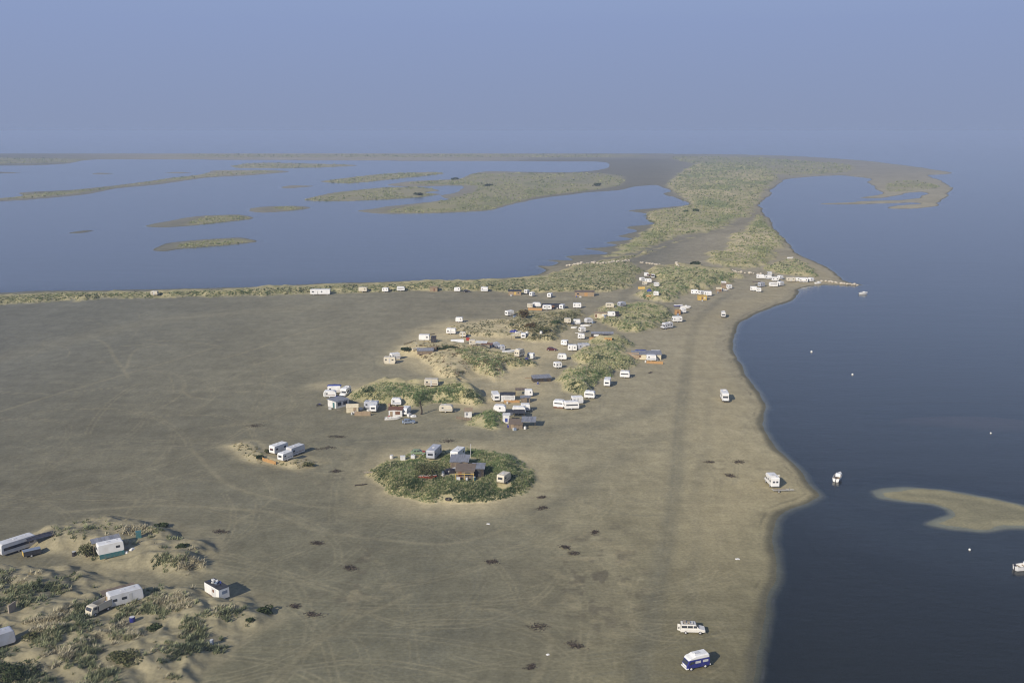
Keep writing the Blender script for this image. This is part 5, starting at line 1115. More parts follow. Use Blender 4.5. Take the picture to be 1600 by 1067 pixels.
# ------------------------------------------------------------------ hummocks, ground colours, the ground sheet
PX, PY, PR = [], [], []
for c in CARAVANS:
    X, Y, Z = ground(c[0], c[1]); PX.append(float(X)); PY.append(float(Y) + 1); PR.append(3.0)
for fn, x, y, a, k, pad in THINGS:
    if fn in ('bush', 'buoy', 'wrack') or pad < .9: continue
    if fn == 'fence': n_ = 4; pts = [(x + (a[0] - x) * i / 3, y + (a[1] - y) * i / 3) for i in range(4)]
    else: pts = [(x, y)]
    for p in pts:
        X, Y, Z = ground(*p); PX.append(float(X)); PY.append(float(Y) + .8); PR.append(pad if fn != 'fence' else 1.0)
BLINES = [[(887, 416), (910, 413.5), (940, 412), (960, 409.8), (986, 407.5)], [(1000, 411), (1018, 413), (1035, 415.5), (1066, 417)], [(1117, 420.5), (1140, 423.5), (1155, 426), (1190, 429)], [(1284, 439.5), (1297, 441), (1312, 443.3), (1330, 445), (1344, 446)]]
for q in BLINES:
    for p in catmull(q, 5, closed=False): X, Y, Z = ground(*p); PX.append(float(X)); PY.append(float(Y)); PR.append(2.2)
PX, PY, PR = map(np.array, (PX, PY, PR))
FLAT = np.zeros((NY, NX))
for X, Y, R in zip(PX, PY, PR):
    gx, gy = proj(X, Y, 0); w_ = (R * 2 + 2) * mpp(gy); h_ = abs(proj(0, Y - 2 * R - 2, 0)[1] - gy)
    r0, r1 = np.searchsorted(ys, gy - h_), np.searchsorted(ys, gy + h_); c0, c1 = np.searchsorted(xs, gx - w_), np.searchsorted(xs, gx + w_)
    d = np.hypot(WX[r0:r1, c0:c1] - X, WY[r0:r1, c0:c1] - Y)
    FLAT[r0:r1, c0:c1] = np.maximum(FLAT[r0:r1, c0:c1], 1 - sstep(R * .9, R * 1.5 + .8, d))
hn = 1.5 * np.abs(fbm(WX, WY, 6.5, 101, 3) - .5) * 2 + .8 * (fbm(WX, WY, 2.2, 102, 2) - .35)
ridge = 1 - np.abs(vnoise(WX + 3 * fbm(WX, WY, 8, 7), WY, 4.2, 103) - .5) * 2
HUM = HA * (0.9 * hn + .55 * ridge ** 2) * (1 - FLAT) * sstep(0, 5, DLw)
ripple = (fbm(WX, WY, 14, 120, 3) - .5) * .16 + (fbm(WX, WY, 2.4, 121, 2) - .5) * .05
Z = ZS + HUM + np.where(DLw > 0, ripple * sstep(4, 20, DLw), 0) * (WY < 1500)
fz = Field(Z)

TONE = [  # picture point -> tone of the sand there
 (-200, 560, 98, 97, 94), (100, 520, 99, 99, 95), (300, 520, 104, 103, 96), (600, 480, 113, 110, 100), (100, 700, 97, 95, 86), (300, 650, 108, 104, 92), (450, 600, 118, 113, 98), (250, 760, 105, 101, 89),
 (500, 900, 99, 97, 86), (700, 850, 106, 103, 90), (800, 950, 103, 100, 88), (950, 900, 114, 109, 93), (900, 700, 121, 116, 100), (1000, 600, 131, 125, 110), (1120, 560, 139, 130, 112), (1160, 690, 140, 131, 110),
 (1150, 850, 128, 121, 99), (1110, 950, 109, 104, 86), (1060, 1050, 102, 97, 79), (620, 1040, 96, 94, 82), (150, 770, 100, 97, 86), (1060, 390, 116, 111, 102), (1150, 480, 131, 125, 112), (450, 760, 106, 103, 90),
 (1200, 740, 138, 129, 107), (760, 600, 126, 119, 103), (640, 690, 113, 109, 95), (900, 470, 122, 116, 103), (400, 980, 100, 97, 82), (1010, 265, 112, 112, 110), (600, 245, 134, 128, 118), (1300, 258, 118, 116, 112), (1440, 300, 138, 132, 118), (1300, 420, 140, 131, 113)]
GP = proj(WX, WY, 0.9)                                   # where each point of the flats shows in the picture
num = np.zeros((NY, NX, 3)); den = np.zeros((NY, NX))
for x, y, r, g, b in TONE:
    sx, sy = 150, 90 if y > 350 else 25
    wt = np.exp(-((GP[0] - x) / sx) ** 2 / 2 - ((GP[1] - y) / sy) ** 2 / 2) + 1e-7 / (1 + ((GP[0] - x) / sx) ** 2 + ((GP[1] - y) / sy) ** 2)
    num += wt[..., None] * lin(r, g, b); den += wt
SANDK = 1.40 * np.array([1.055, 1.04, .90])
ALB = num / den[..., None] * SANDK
# broad damp and dry patches, drawn out along the shore direction
n1 = fbm(WX * .7 + WY * .25, WY, 60, 11, 4); n2 = fbm(WX, WY * .6, 18, 12, 3); n3 = fbm(WX, WY, 4, 13, 3)
ALB *= (1 + .30 * (n1 - .5) + .22 * (n2 - .5) + .16 * (n3 - .5))[..., None]
def blend(col, m, k=1.0):
    global ALB
    m = np.clip(m, 0, 1)[..., None]; ALB = ALB * (1 - m) + np.asarray(col) * k * m
# wheel tracks: splat polylines into the grid
TRK = np.zeros((NY, NX)); TRL = np.zeros((NY, NX))
def splat(A, pts, wid, amt, wob_=0.0, pair=0.0, seed=0):
    p = catmull(pts, 14, closed=False); X, Y = unproj(p[:, 0], p[:, 1], .9)
    if wob_: X = X + wob_ * (vnoise(np.arange(len(X)) * 1.0, np.zeros(len(X)) + seed, 9) - .5)
    gx, gy = proj(X, Y, 0); pts2 = np.stack([gx, gy], 1)
    d = edge_dist(pts2, wid * 2.2, closed=False)
    np.maximum(A, amt * (1 - sstep(wid * .35, wid * 2.0, d)), out=A)
ROAD = [(985, 1180), (993, 1100), (1003, 1030), (1018, 955), (1032, 900), (1045, 834), (1051, 780), (1058, 700), (1066, 620), (1076, 550), (1090, 505), (1112, 478), (1140, 460)]
splat(TRK, ROAD, 1.8, .62, 1.2); splat(TRK, [(a_ - 4.5, b_) for a_, b_ in ROAD[:9]], .5, .75, .8, seed=5); splat(TRK, [(a_ + 4, b_) for a_, b_ in ROAD[:9]], .5, .7, .8, seed=9)
splat(TRK, [(1078, 1000), (1082, 880), (1090, 760), (1105, 660), (1112, 590)], 1.1, .28, 2)
splat(TRK, [(968, 470), (985, 452), (1005, 437), (1020, 425), (1033, 419)], 2.6, .5)
splat(TRK, [(1100, 418), (1135, 428), (1170, 440)], 2.4, .35)
splat(TRK, [(700, 470), (800, 470), (900, 472), (985, 470), (1060, 475)], 4, .45, 3); splat(TRK, [(990, 410), (1040, 385), (1100, 365), (1165, 345), (1185, 330)], 5, .4)
splat(TRK, [(640, 600), (720, 604), (790, 590), (880, 560), (850, 545), (900, 535)], 2.5, .3, 2)
for q in ([(-20, 650), (100, 612), (230, 575), (330, 545), (345, 541), (300, 535), (230, 531)], [(190, 541), (240, 538), (270, 541)], [(200, 575), (203, 556), (215, 545), (235, 541)], [(140, 525), (165, 538), (180, 560), (200, 590)], [(290, 600), (285, 612), (300, 620), (330, 625)],
          [(350, 560), (400, 545), (470, 520), (560, 500)], [(400, 570), (430, 560), (440, 555)], [(100, 800), (250, 790), (420, 800), (500, 830), (700, 850), (830, 810), (860, 770)], [(480, 790), (620, 800), (760, 800), (850, 775), (880, 740)], [(300, 700), (360, 760), (480, 790)],
          [(560, 690), (700, 686), (850, 695), (960, 700), (1040, 690)], [(0, 1067), (60, 1030), (130, 1000)], [(420, 1067), (500, 1000), (570, 960), (640, 930)], [(440, 1067), (470, 1020), (520, 980)], [(840, 1067), (860, 1000), (800, 960), (740, 950)]):
    splat(TRL, q, .55, .5, 1.0)
for q, wd, am in (([(480, 692), (700, 682), (850, 672), (960, 660), (1040, 635)], 3.2, .45), ([(860, 800), (950, 725), (1035, 680)], 3.0, .35), ([(300, 760), (420, 790), (560, 830), (760, 850)], 3.0, .3), ([(0, 700), (200, 690), (360, 640), (520, 560)], 6, .3), ([(640, 1060), (700, 1000), (800, 960)], 2.5, .35)): splat(TRK, q, wd, am, 3)
for q, wd, am in (([(560, 802), (700, 806), (820, 792), (872, 750), (850, 712)], 2.6, .5), ([(480, 610), (520, 596), (640, 592)], 3, .5), ([(0, 560), (250, 500), (500, 480)], 7, .22), ([(880, 800), (930, 840), (960, 900), (940, 980)], 3, .35), ([(560, 700), (540, 740), (556, 790)], 2, .4)): splat(TRL, q, wd, am, 3)
r3 = random.Random(3)
for i in range(330):                                     # loops and arcs left by cars everywhere on the flats
    x0, y0 = r3.uniform(-100, 1150), r3.choice([r3.uniform(480, 700), r3.uniform(640, 1080)])
    an = r3.uniform(-.5, .5) + (math.pi / 2 * (r3.random() < .2)); cu = r3.uniform(-.07, .07); X, Y = map(float, unproj(x0, y0, .9)); q = []
    for s_ in range(r3.randint(6, 16)):
        q.append((X, Y)); X += 6 * math.cos(an); Y += 6 * math.sin(an) * 1.3; an += cu * 6 * r3.uniform(.2, 1.4)
    q = [p for p in q if p[1] > 105]
    if len(q) < 4: continue
    pp = np.stack(proj(*zip(*[(a_, b_) for a_, b_ in q]), .9), 1) if False else np.array([proj(a_, b_, .9) for a_, b_ in q])
    A_, w_, am_ = (TRL if r3.random() < .6 else TRK), r3.uniform(.13, .22), r3.uniform(.2, .55)
    splat(A_, pp, w_, am_)
    if y0 > 600:                                          # the pair of ruts
        ang = math.atan2(q[-1][1] - q[0][1], q[-1][0] - q[0][0]); splat(A_, np.array([proj(a_ - 1.5 * math.sin(ang), b_ + 1.5 * math.cos(ang), .9) for a_, b_ in q]), w_, am_)
swirl = [(1100 + 38 * math.cos(t) + 6, 968 + 26 * math.sin(t) - 4) for t in np.linspace(-1.4, 1.5, 9)]
for dx in (0, 5, 11, 17): splat(TRL, [(a_ + dx, b_ + dx * .2) for a_, b_ in swirl], .14, .4)
for q in ([(1056, 994), (1020, 990), (995, 975), (985, 940), (1000, 900)], [(1062, 1000), (1018, 997), (990, 982), (978, 940), (990, 900)], [(1110, 1046), (1135, 1030), (1140, 1000), (1120, 975)], [(1112, 1056), (1142, 1036), (1150, 1000), (1126, 968)], [(1135, 640), (1120, 680), (1085, 720), (1066, 760)], [(1210, 766), (1180, 800), (1120, 830), (1070, 840)]): splat(TRL, q, .2, .6)
onland = sstep(3, 8, DLw) * (1 - np.clip(VEG * 1.2, 0, 1))
dark = lin(88, 88, 82) * SANDK; light = lin(150, 141, 119) * SANDK
nb = .55 + .9 * fbm(WX, WY, 5, 31)
blend(dark, TRK * onland * nb * .62); blend(light, TRL * onland * .40 * nb)
# trodden pale sand round the camp, the dry beach strip, the damp strand
campm = np.zeros((NY, NX))
for q in ([(600, 560), (640, 520), (700, 500), (800, 500), (900, 515), (880, 560), (840, 600), (760, 600), (680, 590)], [(485, 605), (520, 598), (640, 600), (700, 605), (600, 625)], [(740, 605), (770, 598), (860, 590), (860, 620), (790, 640), (700, 640)], [(560, 770), (600, 700), (830, 700), (860, 760), (780, 800), (640, 800)], [(640, 515), (700, 508), (690, 520)]):
    campm = np.maximum(campm, sstep(-5, 8, sdf(q, 14, 4, .9)))
campm *= np.clip(.2 + 1.1 * fbm(WX, WY, 12, 33), 0, 1)
blend(lin(166, 154, 129) * SANDK, campm * .85)
strip = sstep(4, 9, DLw) * (1 - sstep(14, 30, DLw)) * (GP[0] > 1000) * (GP[1] > 400)
blend(lin(150, 139, 115) * SANDK, strip * .30 * nb * (1 - sstep(780, 960, GP[1])))
PT = (1 - sstep(720, 820, GP[1]))[..., None]
PCOL = (lin(138, 130, 111) * (1 - PT) + lin(168, 156, 130) * PT) * SANDK
blend(PCOL, np.maximum(PALE * .75, sstep(.05, .8, DH) * .35) * (.5 + .7 * fbm(WX, WY, 3.2, 35)))
blend(lin(150, 142, 112) * SANDK, sstep(.1, .8, VEG) * (1 - PALE * .75) * .70 * np.clip(.3 + 1.2 * fbm(WX, WY, 4.5, 36), 0, 1))
blend(lin(86, 92, 64) * SANDK, sstep(.52, .75, fbm(WX, WY, 5, 37)) * sstep(.1, .8, VEG) * .5)
fvm = FV * np.clip(.25 + 1.3 * fbm(WX, WY * .35, 45, 38, 4), 0, 1)
blend(lin(132, 127, 103) * SANDK, fvm * .85); blend(lin(96, 104, 70) * SANDK, fvm * sstep(.5, .8, fbm(WX, WY * .4, 28, 39, 3)) * .6)
neck = Field(DUNES[1]['m'] + DUNES[2]['m'])(WX, WY)
blend(lin(166, 154, 130) * SANDK, neck * sstep(.56, .66, fbm(WX, WY * .45, 34, 55, 3)) * .8); blend(lin(98, 110, 74) * SANDK, neck * sstep(.56, .68, fbm(WX, WY * .4, 50, 56, 3)) * .7)
scr = np.exp(-((GP[0] - 935) / 75) ** 2 - ((GP[1] - 900) / 90) ** 2) + .8 * np.exp(-((GP[0] - 545) / 60) ** 2 - ((GP[1] - 900) / 60) ** 2) + .6 * np.exp(-((GP[0] - 1170) / 60) ** 2 - ((GP[1] - 735) / 26) ** 2) + .6 * np.exp(-((GP[0] - 530) / 70) ** 2 - ((GP[1] - 735) / 35) ** 2)
blend(lin(84, 79, 70) * SANDK, scr * sstep(.60, .72, fbm(WX, WY * .8, 2.6, 57, 3)) * .75); blend(lin(140, 131, 110) * SANDK, scr * sstep(.60, .72, fbm(WX * .8, WY, 3.1, 58, 3)) * .5)
wet = 1 - sstep(.7, 2.8, DLw + (fbm(WX, WY, 9, 41) - .5) * 1.6)
blend(lin(82, 80, 71) * SANDK, wet * .9 * (DS < -3))
blend(lin(70, 68, 60) * SANDK, (1 - sstep(.1, .55, np.abs(DLw - 3.4 - (fbm(WX, WY, 14, 42) - .5) * 2.4))) * .45 * sstep(.45, .7, fbm(WX, WY, 6, 43)) * (GP[1] > 470))     # line of weed at the tide mark
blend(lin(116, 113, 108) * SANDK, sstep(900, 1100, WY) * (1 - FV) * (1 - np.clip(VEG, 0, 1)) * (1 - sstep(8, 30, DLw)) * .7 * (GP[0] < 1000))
mud = sstep(800, 840, GP[0]) * (1 - sstep(1000, 1110, GP[0])) * (1 - sstep(400, 425, GP[1])) * (1 - FV) * (1 - np.clip(VEG, 0, 1)) * (GP[1] > 248)
blend(lin(98, 97, 92) * SANDK, mud * .75)
blend(lin(112, 108, 92) * SANDK, sstep(-9, 0, DS) * 1.0)
blend(lin(146, 139, 116) * SANDK, (1 - sstep(.4, 3.0, np.abs(DS - 2.6))) * .4 * np.clip(1.6 * fbm(WX, WY, 9, 44), 0, 1) * (DS > -4))
bed = lin(46, 50, 50)
blend(bed, sstep(.1, 2.4, -np.maximum(DLw, np.where(DS > -28, DS * 1.2, -99))) * (Z < -.04))
blend(lin(96, 78, 70), sstep(-1.3, -.8, Z) * (GP[1] > 640) * (GP[1] < 672) * (GP[0] > 1380) * .6)
ALB = np.clip(ALB, .006, .8)

def gridmesh(name, Zg, keep=None):
    me = bpy.data.meshes.new(name)
    co = np.stack([WX, WY, Zg], -1).reshape(-1, 3)
    ii = np.arange(NX * NY).reshape(NY, NX)
    f = np.stack([ii[1:, :-1], ii[1:, 1:], ii[:-1, 1:], ii[:-1, :-1]], -1).reshape(-1, 4)
    if keep is not None:
        f = f[keep[:-1, :-1].reshape(-1) | keep[1:, 1:].reshape(-1)]
        used = np.unique(f); rm = np.full(NX * NY, -1); rm[used] = np.arange(len(used)); f = rm[f]; co = co[used]
    else: used = np.arange(NX * NY)
    me.vertices.add(len(co)); me.vertices.foreach_set('co', co.astype(np.float32).ravel())
    me.loops.add(f.size); me.loops.foreach_set('vertex_index', f.astype(np.int32).ravel())
    me.polygons.add(len(f)); me.polygons.foreach_set('loop_start', (np.arange(len(f)) * 4).astype(np.int32))
    me.polygons.foreach_set('use_smooth', np.ones(len(f), bool))
    me.update(); return me, used
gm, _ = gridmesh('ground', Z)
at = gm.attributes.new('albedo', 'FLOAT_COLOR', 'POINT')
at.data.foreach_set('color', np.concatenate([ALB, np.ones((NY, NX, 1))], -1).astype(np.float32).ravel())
m = bpy.data.materials.new('sand'); m.use_nodes = True; n = m.node_tree; b = n.nodes['Principled BSDF']
b.inputs['Roughness'].default_value = .92; b.inputs['Specular IOR Level'].default_value = .12
a_ = n.nodes.new('ShaderNodeAttribute'); a_.attribute_name = 'albedo'
g_ = n.nodes.new('ShaderNodeNewGeometry')
def tnoise(sc, det, stretch=(1, 1, 1), ro=.6):
    mp = n.nodes.new('ShaderNodeMapping'); mp.inputs['Scale'].default_value = stretch
    q = n.nodes.new('ShaderNodeTexNoise'); q.inputs['Scale'].default_value = sc; q.inputs['Detail'].default_value = det; q.inputs['Roughness'].default_value = ro
    n.links.new(g_.outputs['Position'], mp.inputs[0]); n.links.new(mp.outputs[0], q.inputs[0]); return q
t1 = tnoise(1.6, 4); t2 = tnoise(.35, 5, (1, .45, 1)); t3 = tnoise(.8, 3, (.25, 2.2, 1))
def rng_(q, lo, hi):
    r = n.nodes.new('ShaderNodeMapRange'); r.inputs[1].default_value = .25; r.inputs[2].default_value = .75; r.inputs[3].default_value = lo; r.inputs[4].default_value = hi
    n.links.new(q.outputs[0], r.inputs[0]); return r
def mul(a, b2):
    q = n.nodes.new('ShaderNodeMath'); q.operation = 'MULTIPLY'; n.links.new(a.outputs[0], q.inputs[0]); n.links.new(b2.outputs[0], q.inputs[1]); return q
t4 = tnoise(.11, 6, (.5, 1.3, 1), .7)
k_ = mul(mul(mul(rng_(t1, .80, 1.20), rng_(t2, .86, 1.14)), rng_(t3, .92, 1.08)), rng_(t4, .86, 1.14))
vm = n.nodes.new('ShaderNodeVectorMath'); vm.operation = 'SCALE'
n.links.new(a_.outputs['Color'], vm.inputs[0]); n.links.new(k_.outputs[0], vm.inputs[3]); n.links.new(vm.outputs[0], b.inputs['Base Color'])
bp = n.nodes.new('ShaderNodeBump'); bp.inputs['Strength'].default_value = .35; bp.inputs['Distance'].default_value = .12
n.links.new(t1.outputs[0], bp.inputs['Height']); n.links.new(bp.outputs[0], b.inputs['Normal'])
gm.materials.append(m)
ground_o = bpy.data.objects.new('ground', gm); COL.objects.link(ground_o); ground_o['kind'] = 'structure'

# ------------------------------------------------------------------ water: one sheet at z = 0 to the horizon, clear over the shallows
wm, used = gridmesh('water', np.zeros((NY, NX)), Z < .12)
at = wm.attributes.new('depth', 'FLOAT', 'POINT'); at.data.foreach_set('value', np.maximum(-Z, 0).ravel()[used].astype(np.float32))
SILT = sstep(-5, 40, sdf([(-3000, 640), (-400, 474), (0, 456), (262, 450), (506, 441), (760, 434), (850, 424), (900, 405), (1010, 352), (1075, 318), (1030, 288), (950, 262), (700, 251), (150, 249), (-3000, 280)], 60, 2)) \
    + .5 * sstep(-14, 6, sdf(SHELF, 16, 3))
at = wm.attributes.new('silt', 'FLOAT', 'POINT'); at.data.foreach_set('value', SILT.ravel()[used].astype(np.float32))
m = bpy.data.materials.new('sea_water'); m.use_nodes = True; n = m.node_tree; n.nodes.clear()
out = n.nodes.new('ShaderNodeOutputMaterial'); g_ = n.nodes.new('ShaderNodeNewGeometry')
dp = n.nodes.new('ShaderNodeAttribute'); dp.attribute_name = 'depth'
ex = n.nodes.new('ShaderNodeMath'); ex.operation = 'MULTIPLY'; ex.inputs[1].default_value = -0.62; n.links.new(dp.outputs['Fac'], ex.inputs[0])
e2 = n.nodes.new('ShaderNodeMath'); e2.operation = 'EXPONENT'; n.links.new(ex.outputs[0], e2.inputs[0])
tr = n.nodes.new('ShaderNodeBsdfTransparent'); tr.inputs[0].default_value = (.90, .93, .91, 1)
df = n.nodes.new('ShaderNodeBsdfDiffuse')
wn = tnoise(.006, 4, (.6, 1.6, 1)); wc = n.nodes.new('ShaderNodeMix'); wc.data_type = 'RGBA'
WATER_A, WATER_B = (.020, .021, .018), (.028, .032, .030)
wc.inputs[6].default_value = (*WATER_A, 1); wc.inputs[7].default_value = (*WATER_B, 1)
n.links.new(rng_(wn, 0, 1).outputs[0], wc.inputs['Factor']); st = n.nodes.new('ShaderNodeAttribute'); st.attribute_name = 'silt'       # silty lagoon and shallows
sm = n.nodes.new('ShaderNodeMix'); sm.data_type = 'RGBA'; sm.inputs[7].default_value = (.058, .066, .074, 1)
n.links.new(st.outputs['Fac'], sm.inputs['Factor']); n.links.new(wc.outputs[2], sm.inputs[6]); n.links.new(sm.outputs[2], df.inputs[0])
def sm_(lo, hi, va, vb):
    q = n.nodes.new('ShaderNodeMapRange'); q.interpolation_type = 'SMOOTHSTEP'
    for i_, v_ in enumerate((lo, hi, va, vb)): q.inputs[i_ + 1].default_value = v_
    n.links.new(dp.outputs['Fac'], q.inputs[0]); return q
fo = mul(sm_(.07, .12, 0, .38), sm_(.135, .20, 1, 0))      # the low wave lapping a step off the edge
fm = n.nodes.new('ShaderNodeMix'); fm.data_type = 'RGBA'; fm.inputs[7].default_value = (.30, .30, .29, 1)
fk = mul(fo, rng_(tnoise(.12, 4), -.35, 1.1)); fk.use_clamp = True
n.links.new(fk.outputs[0], fm.inputs['Factor']); n.links.new(sm.outputs[2], fm.inputs[6]); n.links.new(fm.outputs[2], df.inputs[0])
inv = n.nodes.new('ShaderNodeMath'); inv.operation = 'SUBTRACT'; inv.inputs[0].default_value = 1; n.links.new(fk.outputs[0], inv.inputs[1])
e2 = mul(e2, inv)
mx = n.nodes.new('ShaderNodeMixShader'); n.links.new(e2.outputs[0], mx.inputs[0]); n.links.new(df.outputs[0], mx.inputs[1]); n.links.new(tr.outputs[0], mx.inputs[2])
w1 = tnoise(.45, 4, (.7, 1.5, 1)); w2 = tnoise(.05, 3, (.5, 1.6, 1))
ws = n.nodes.new('ShaderNodeMath'); ws.operation = 'MULTIPLY_ADD'; ws.inputs[1].default_value = 2.2
n.links.new(w2.outputs[0], ws.inputs[0]); n.links.new(w1.outputs[0], ws.inputs[2])
bp = n.nodes.new('ShaderNodeBump'); bp.inputs['Strength'].default_value = .13; bp.inputs['Distance'].default_value = .35; n.links.new(ws.outputs[0], bp.inputs['Height'])
gl = n.nodes.new('ShaderNodeBsdfGlossy'); gl.inputs['Roughness'].default_value = .16; gl.inputs[0].default_value = (.97, .96, .92, 1); n.links.new(bp.outputs[0], gl.inputs['Normal'])
lw = n.nodes.new('ShaderNodeLayerWeight'); lw.inputs['Blend'].default_value = .5; n.links.new(bp.outputs[0], lw.inputs['Normal'])
fp = n.nodes.new('ShaderNodeMath'); fp.operation = 'POWER'; fp.inputs[1].default_value = 5.0; n.links.new(lw.outputs['Facing'], fp.inputs[0])
fr = n.nodes.new('ShaderNodeMath'); fr.operation = 'MULTIPLY_ADD'; fr.inputs[1].default_value = .98; fr.inputs[2].default_value = .02; n.links.new(fp.outputs[0], fr.inputs[0])
m2 = n.nodes.new('ShaderNodeMixShader'); n.links.new(fr.outputs[0], m2.inputs[0]); n.links.new(mx.outputs[0], m2.inputs[1]); n.links.new(gl.outputs[0], m2.inputs[2])
n.links.new(m2.outputs[0], out.inputs[0]); wm.materials.append(m)
water = bpy.data.objects.new('water', wm); COL.objects.link(water); water['kind'] = 'structure'

# ------------------------------------------------------------------ haze: one closed box of thin air round camera and scene
hb = MB().box(0, 16500, 44.5, 170000, 34500, 97)
hm = hb.mesh('haze', None); m = bpy.data.materials.new('haze_air'); m.use_nodes = True; n = m.node_tree; n.nodes.clear()
out = n.nodes.new('ShaderNodeOutputMaterial'); pv = n.nodes.new('ShaderNodeVolumePrincipled')
pv.inputs['Color'].default_value = HAZE_COLOR; pv.inputs['Density'].default_value = HAZE_DENSITY
n.links.new(pv.outputs[0], out.inputs['Volume']); hm.materials.append(m)
haze = bpy.data.objects.new('haze', hm); COL.objects.link(haze); haze['kind'] = 'stuff'

# ------------------------------------------------------------------ marram grass and salt scrub: leaf blades by the thousand, one ground cover
PAL = {'belt': [((0.186, 0.235, 0.109), 4), ((0.371, 0.386, 0.217), 4), ((0.495, 0.497, 0.307), 2), ((0.105, 0.138, 0.071), 2)],
       'far': [((0.333, 0.355, 0.166), 5), ((0.472, 0.468, 0.242), 4), ((0.180, 0.227, 0.102), 3)],
       'green': [((0.224, 0.293, 0.131), 5), ((0.435, 0.447, 0.237), 4), ((0.602, 0.585, 0.341), 2), ((0.119, 0.162, 0.079), 3)],
       'lush': [((0.184, 0.243, 0.105), 6), ((0.324, 0.356, 0.168), 3), ((0.518, 0.475, 0.294), 1), ((0.108, 0.151, 0.068), 3)],
       'scrub': [((0.207, 0.213, 0.109), 4), ((0.380, 0.333, 0.196), 3), ((0.103, 0.121, 0.063), 3)],
       'brown': [((0.345, 0.287, 0.172), 3), ((0.230, 0.161, 0.092), 3), ((0.184, 0.207, 0.103), 3), ((0.483, 0.414, 0.276), 2)],
       'dry': [((0.170, 0.194, 0.113), 4), ((0.304, 0.315, 0.178), 4), ((0.513, 0.462, 0.320), 3)]}
vx, vc = [], []
def tufts(px, py, mix, blades, size0):
    X, Y, Zq = ground(px, py, fz)
    ok = np.ones(len(X), bool)
    for a_, b_, r_ in zip(PX, PY, PR): ok &= np.hypot(X - a_, Y - b_) > r_ * .66
    X, Y, Zq = X[ok], Y[ok], Zq[ok]; N = len(X)
    if not N: return
    sc = mpp(proj(X, Y, 0)[1]); s = np.maximum(size0, 2.3 / sc) * rng.uniform(.6, 1.45, N)
    cols = np.array([c for c, w_ in PAL[mix]]); wts = np.array([w_ for c, w_ in PAL[mix]], float); wts /= wts.sum()
    # neighbouring tufts share a tone
    u = np.clip((fbm(X, Y, 7, 77, 2) - .5) * 1.7 + .5 + rng.normal(0, .16, N), 0, .999)
    ci = np.searchsorted(np.cumsum(wts), u); ci = np.clip(ci, 0, len(cols) - 1)
    C = cols[ci] * rng.uniform(.75, 1.3, (N, 1))
    for k in range(blades):
        an = rng.uniform(0, 2 * np.pi, N); ln = s * rng.uniform(.6, 1.15, N); le = rng.uniform(.25, 1.05, N)
        bx, by = X + rng.normal(0, .22, N) * s, Y + rng.normal(0, .22, N) * s
        wx_, wy_ = -np.sin(an) * s * .13, np.cos(an) * s * .13
        tx, ty = bx + np.cos(an) * ln * np.sin(le) + .18 * s, by + np.sin(an) * ln * np.sin(le) + .05 * s
        z0 = fz(bx, by) - .05; tz = z0 + ln * np.cos(le) * .85 + .05
        vx.append(np.stack([np.stack([bx - wx_, by - wy_, z0], -1), np.stack([bx + wx_, by + wy_, z0], -1), np.stack([tx, ty, tz], -1)], 1))
        vc.append(np.repeat((C * rng.uniform(.85, 1.2, (N, 1)))[:, None], 3, 1))
DMASK = Field(np.zeros((NY, NX)))
for i, dn in enumerate(DUNES):
    p = np.array(dn['p']); x0, x1, y0, y1 = max(p[:, 0].min(), -280), min(p[:, 0].max(), 1880), p[:, 1].min() - 10, min(p[:, 1].max(), 1180)
    n_ = int((x1 - x0) * (y1 - y0) * dn['dens'] * 1.5); px, py = rng.uniform(x0, x1, n_), rng.uniform(y0, y1, n_)
    X, Y, _ = ground(px, py); mk = Field(dn['m'])(X, Y)
    cl = fbm(X, Y, 8, 91 + i, 3); th = .40 if not dn.get('pale') else .50
    if dn['mix'] in ('green', 'scrub', 'belt') or dn.get('pale'): cl = .5 * cl + .5 * fbm(X, Y, 3.4, 191 + i, 2)
    near = py.mean() > 780
    if dn['mix'] == 'far': th = .46
    th = {'dry': .585, 'lush': .18, 'green': .42, 'brown': .55, 'belt': .36}.get(dn['mix'], th)
    keep = (mk > .04 + .55 * rng.random(n_) ** 1.5) & (cl + (mk - .5) * .12 + rng.normal(0, .05, n_) > th)
    px, py = px[keep], py[keep]
    tufts(px, py, dn['mix'], 9 if not near else 13, (.46 if dn['mix'] == 'lush' else .62) if not near else .8)
for i, q in enumerate(FARVEG):
    p = np.array(q, float); x0, x1, y0, y1 = max(p[:, 0].min(), -250), p[:, 0].max(), p[:, 1].min(), p[:, 1].max()
    n_ = int((x1 - x0) * (y1 - y0) * .30); px, py = rng.uniform(x0, x1, n_), rng.uniform(y0, y1, n_)
    X, Y, _ = ground(px, py); keep = (Field(FV)(X, Y) > .4) & (fbm(X, Y * .5, 30, 95, 3) > .40) & (Field(DLw)(X, Y) > 2)
    tufts(px[keep], py[keep], 'far', 7, 1.5)
V = np.concatenate(vx).reshape(-1, 3); Cc = np.concatenate(vc).reshape(-1, 3)
me = bpy.data.meshes.new('dune_grass'); nT = len(V) // 3
me.vertices.add(len(V)); me.vertices.foreach_set('co', V.astype(np.float32).ravel())
me.loops.add(len(V)); me.loops.foreach_set('vertex_index', np.arange(len(V), dtype=np.int32))
me.polygons.add(nT); me.polygons.foreach_set('loop_start', (np.arange(nT) * 3).astype(np.int32)); me.update()
at = me.attributes.new('tone', 'FLOAT_COLOR', 'POINT'); at.data.foreach_set('color', np.concatenate([Cc, np.ones((len(Cc), 1))], 1).astype(np.float32).ravel())
me.materials.append(attrmat('grass_blades', 'tone', .85, .38))
grass = bpy.data.objects.new('dune_grass', me); COL.objects.link(grass); grass['kind'] = 'stuff'
print('grass triangles', nT, 'grid', NX, NY)

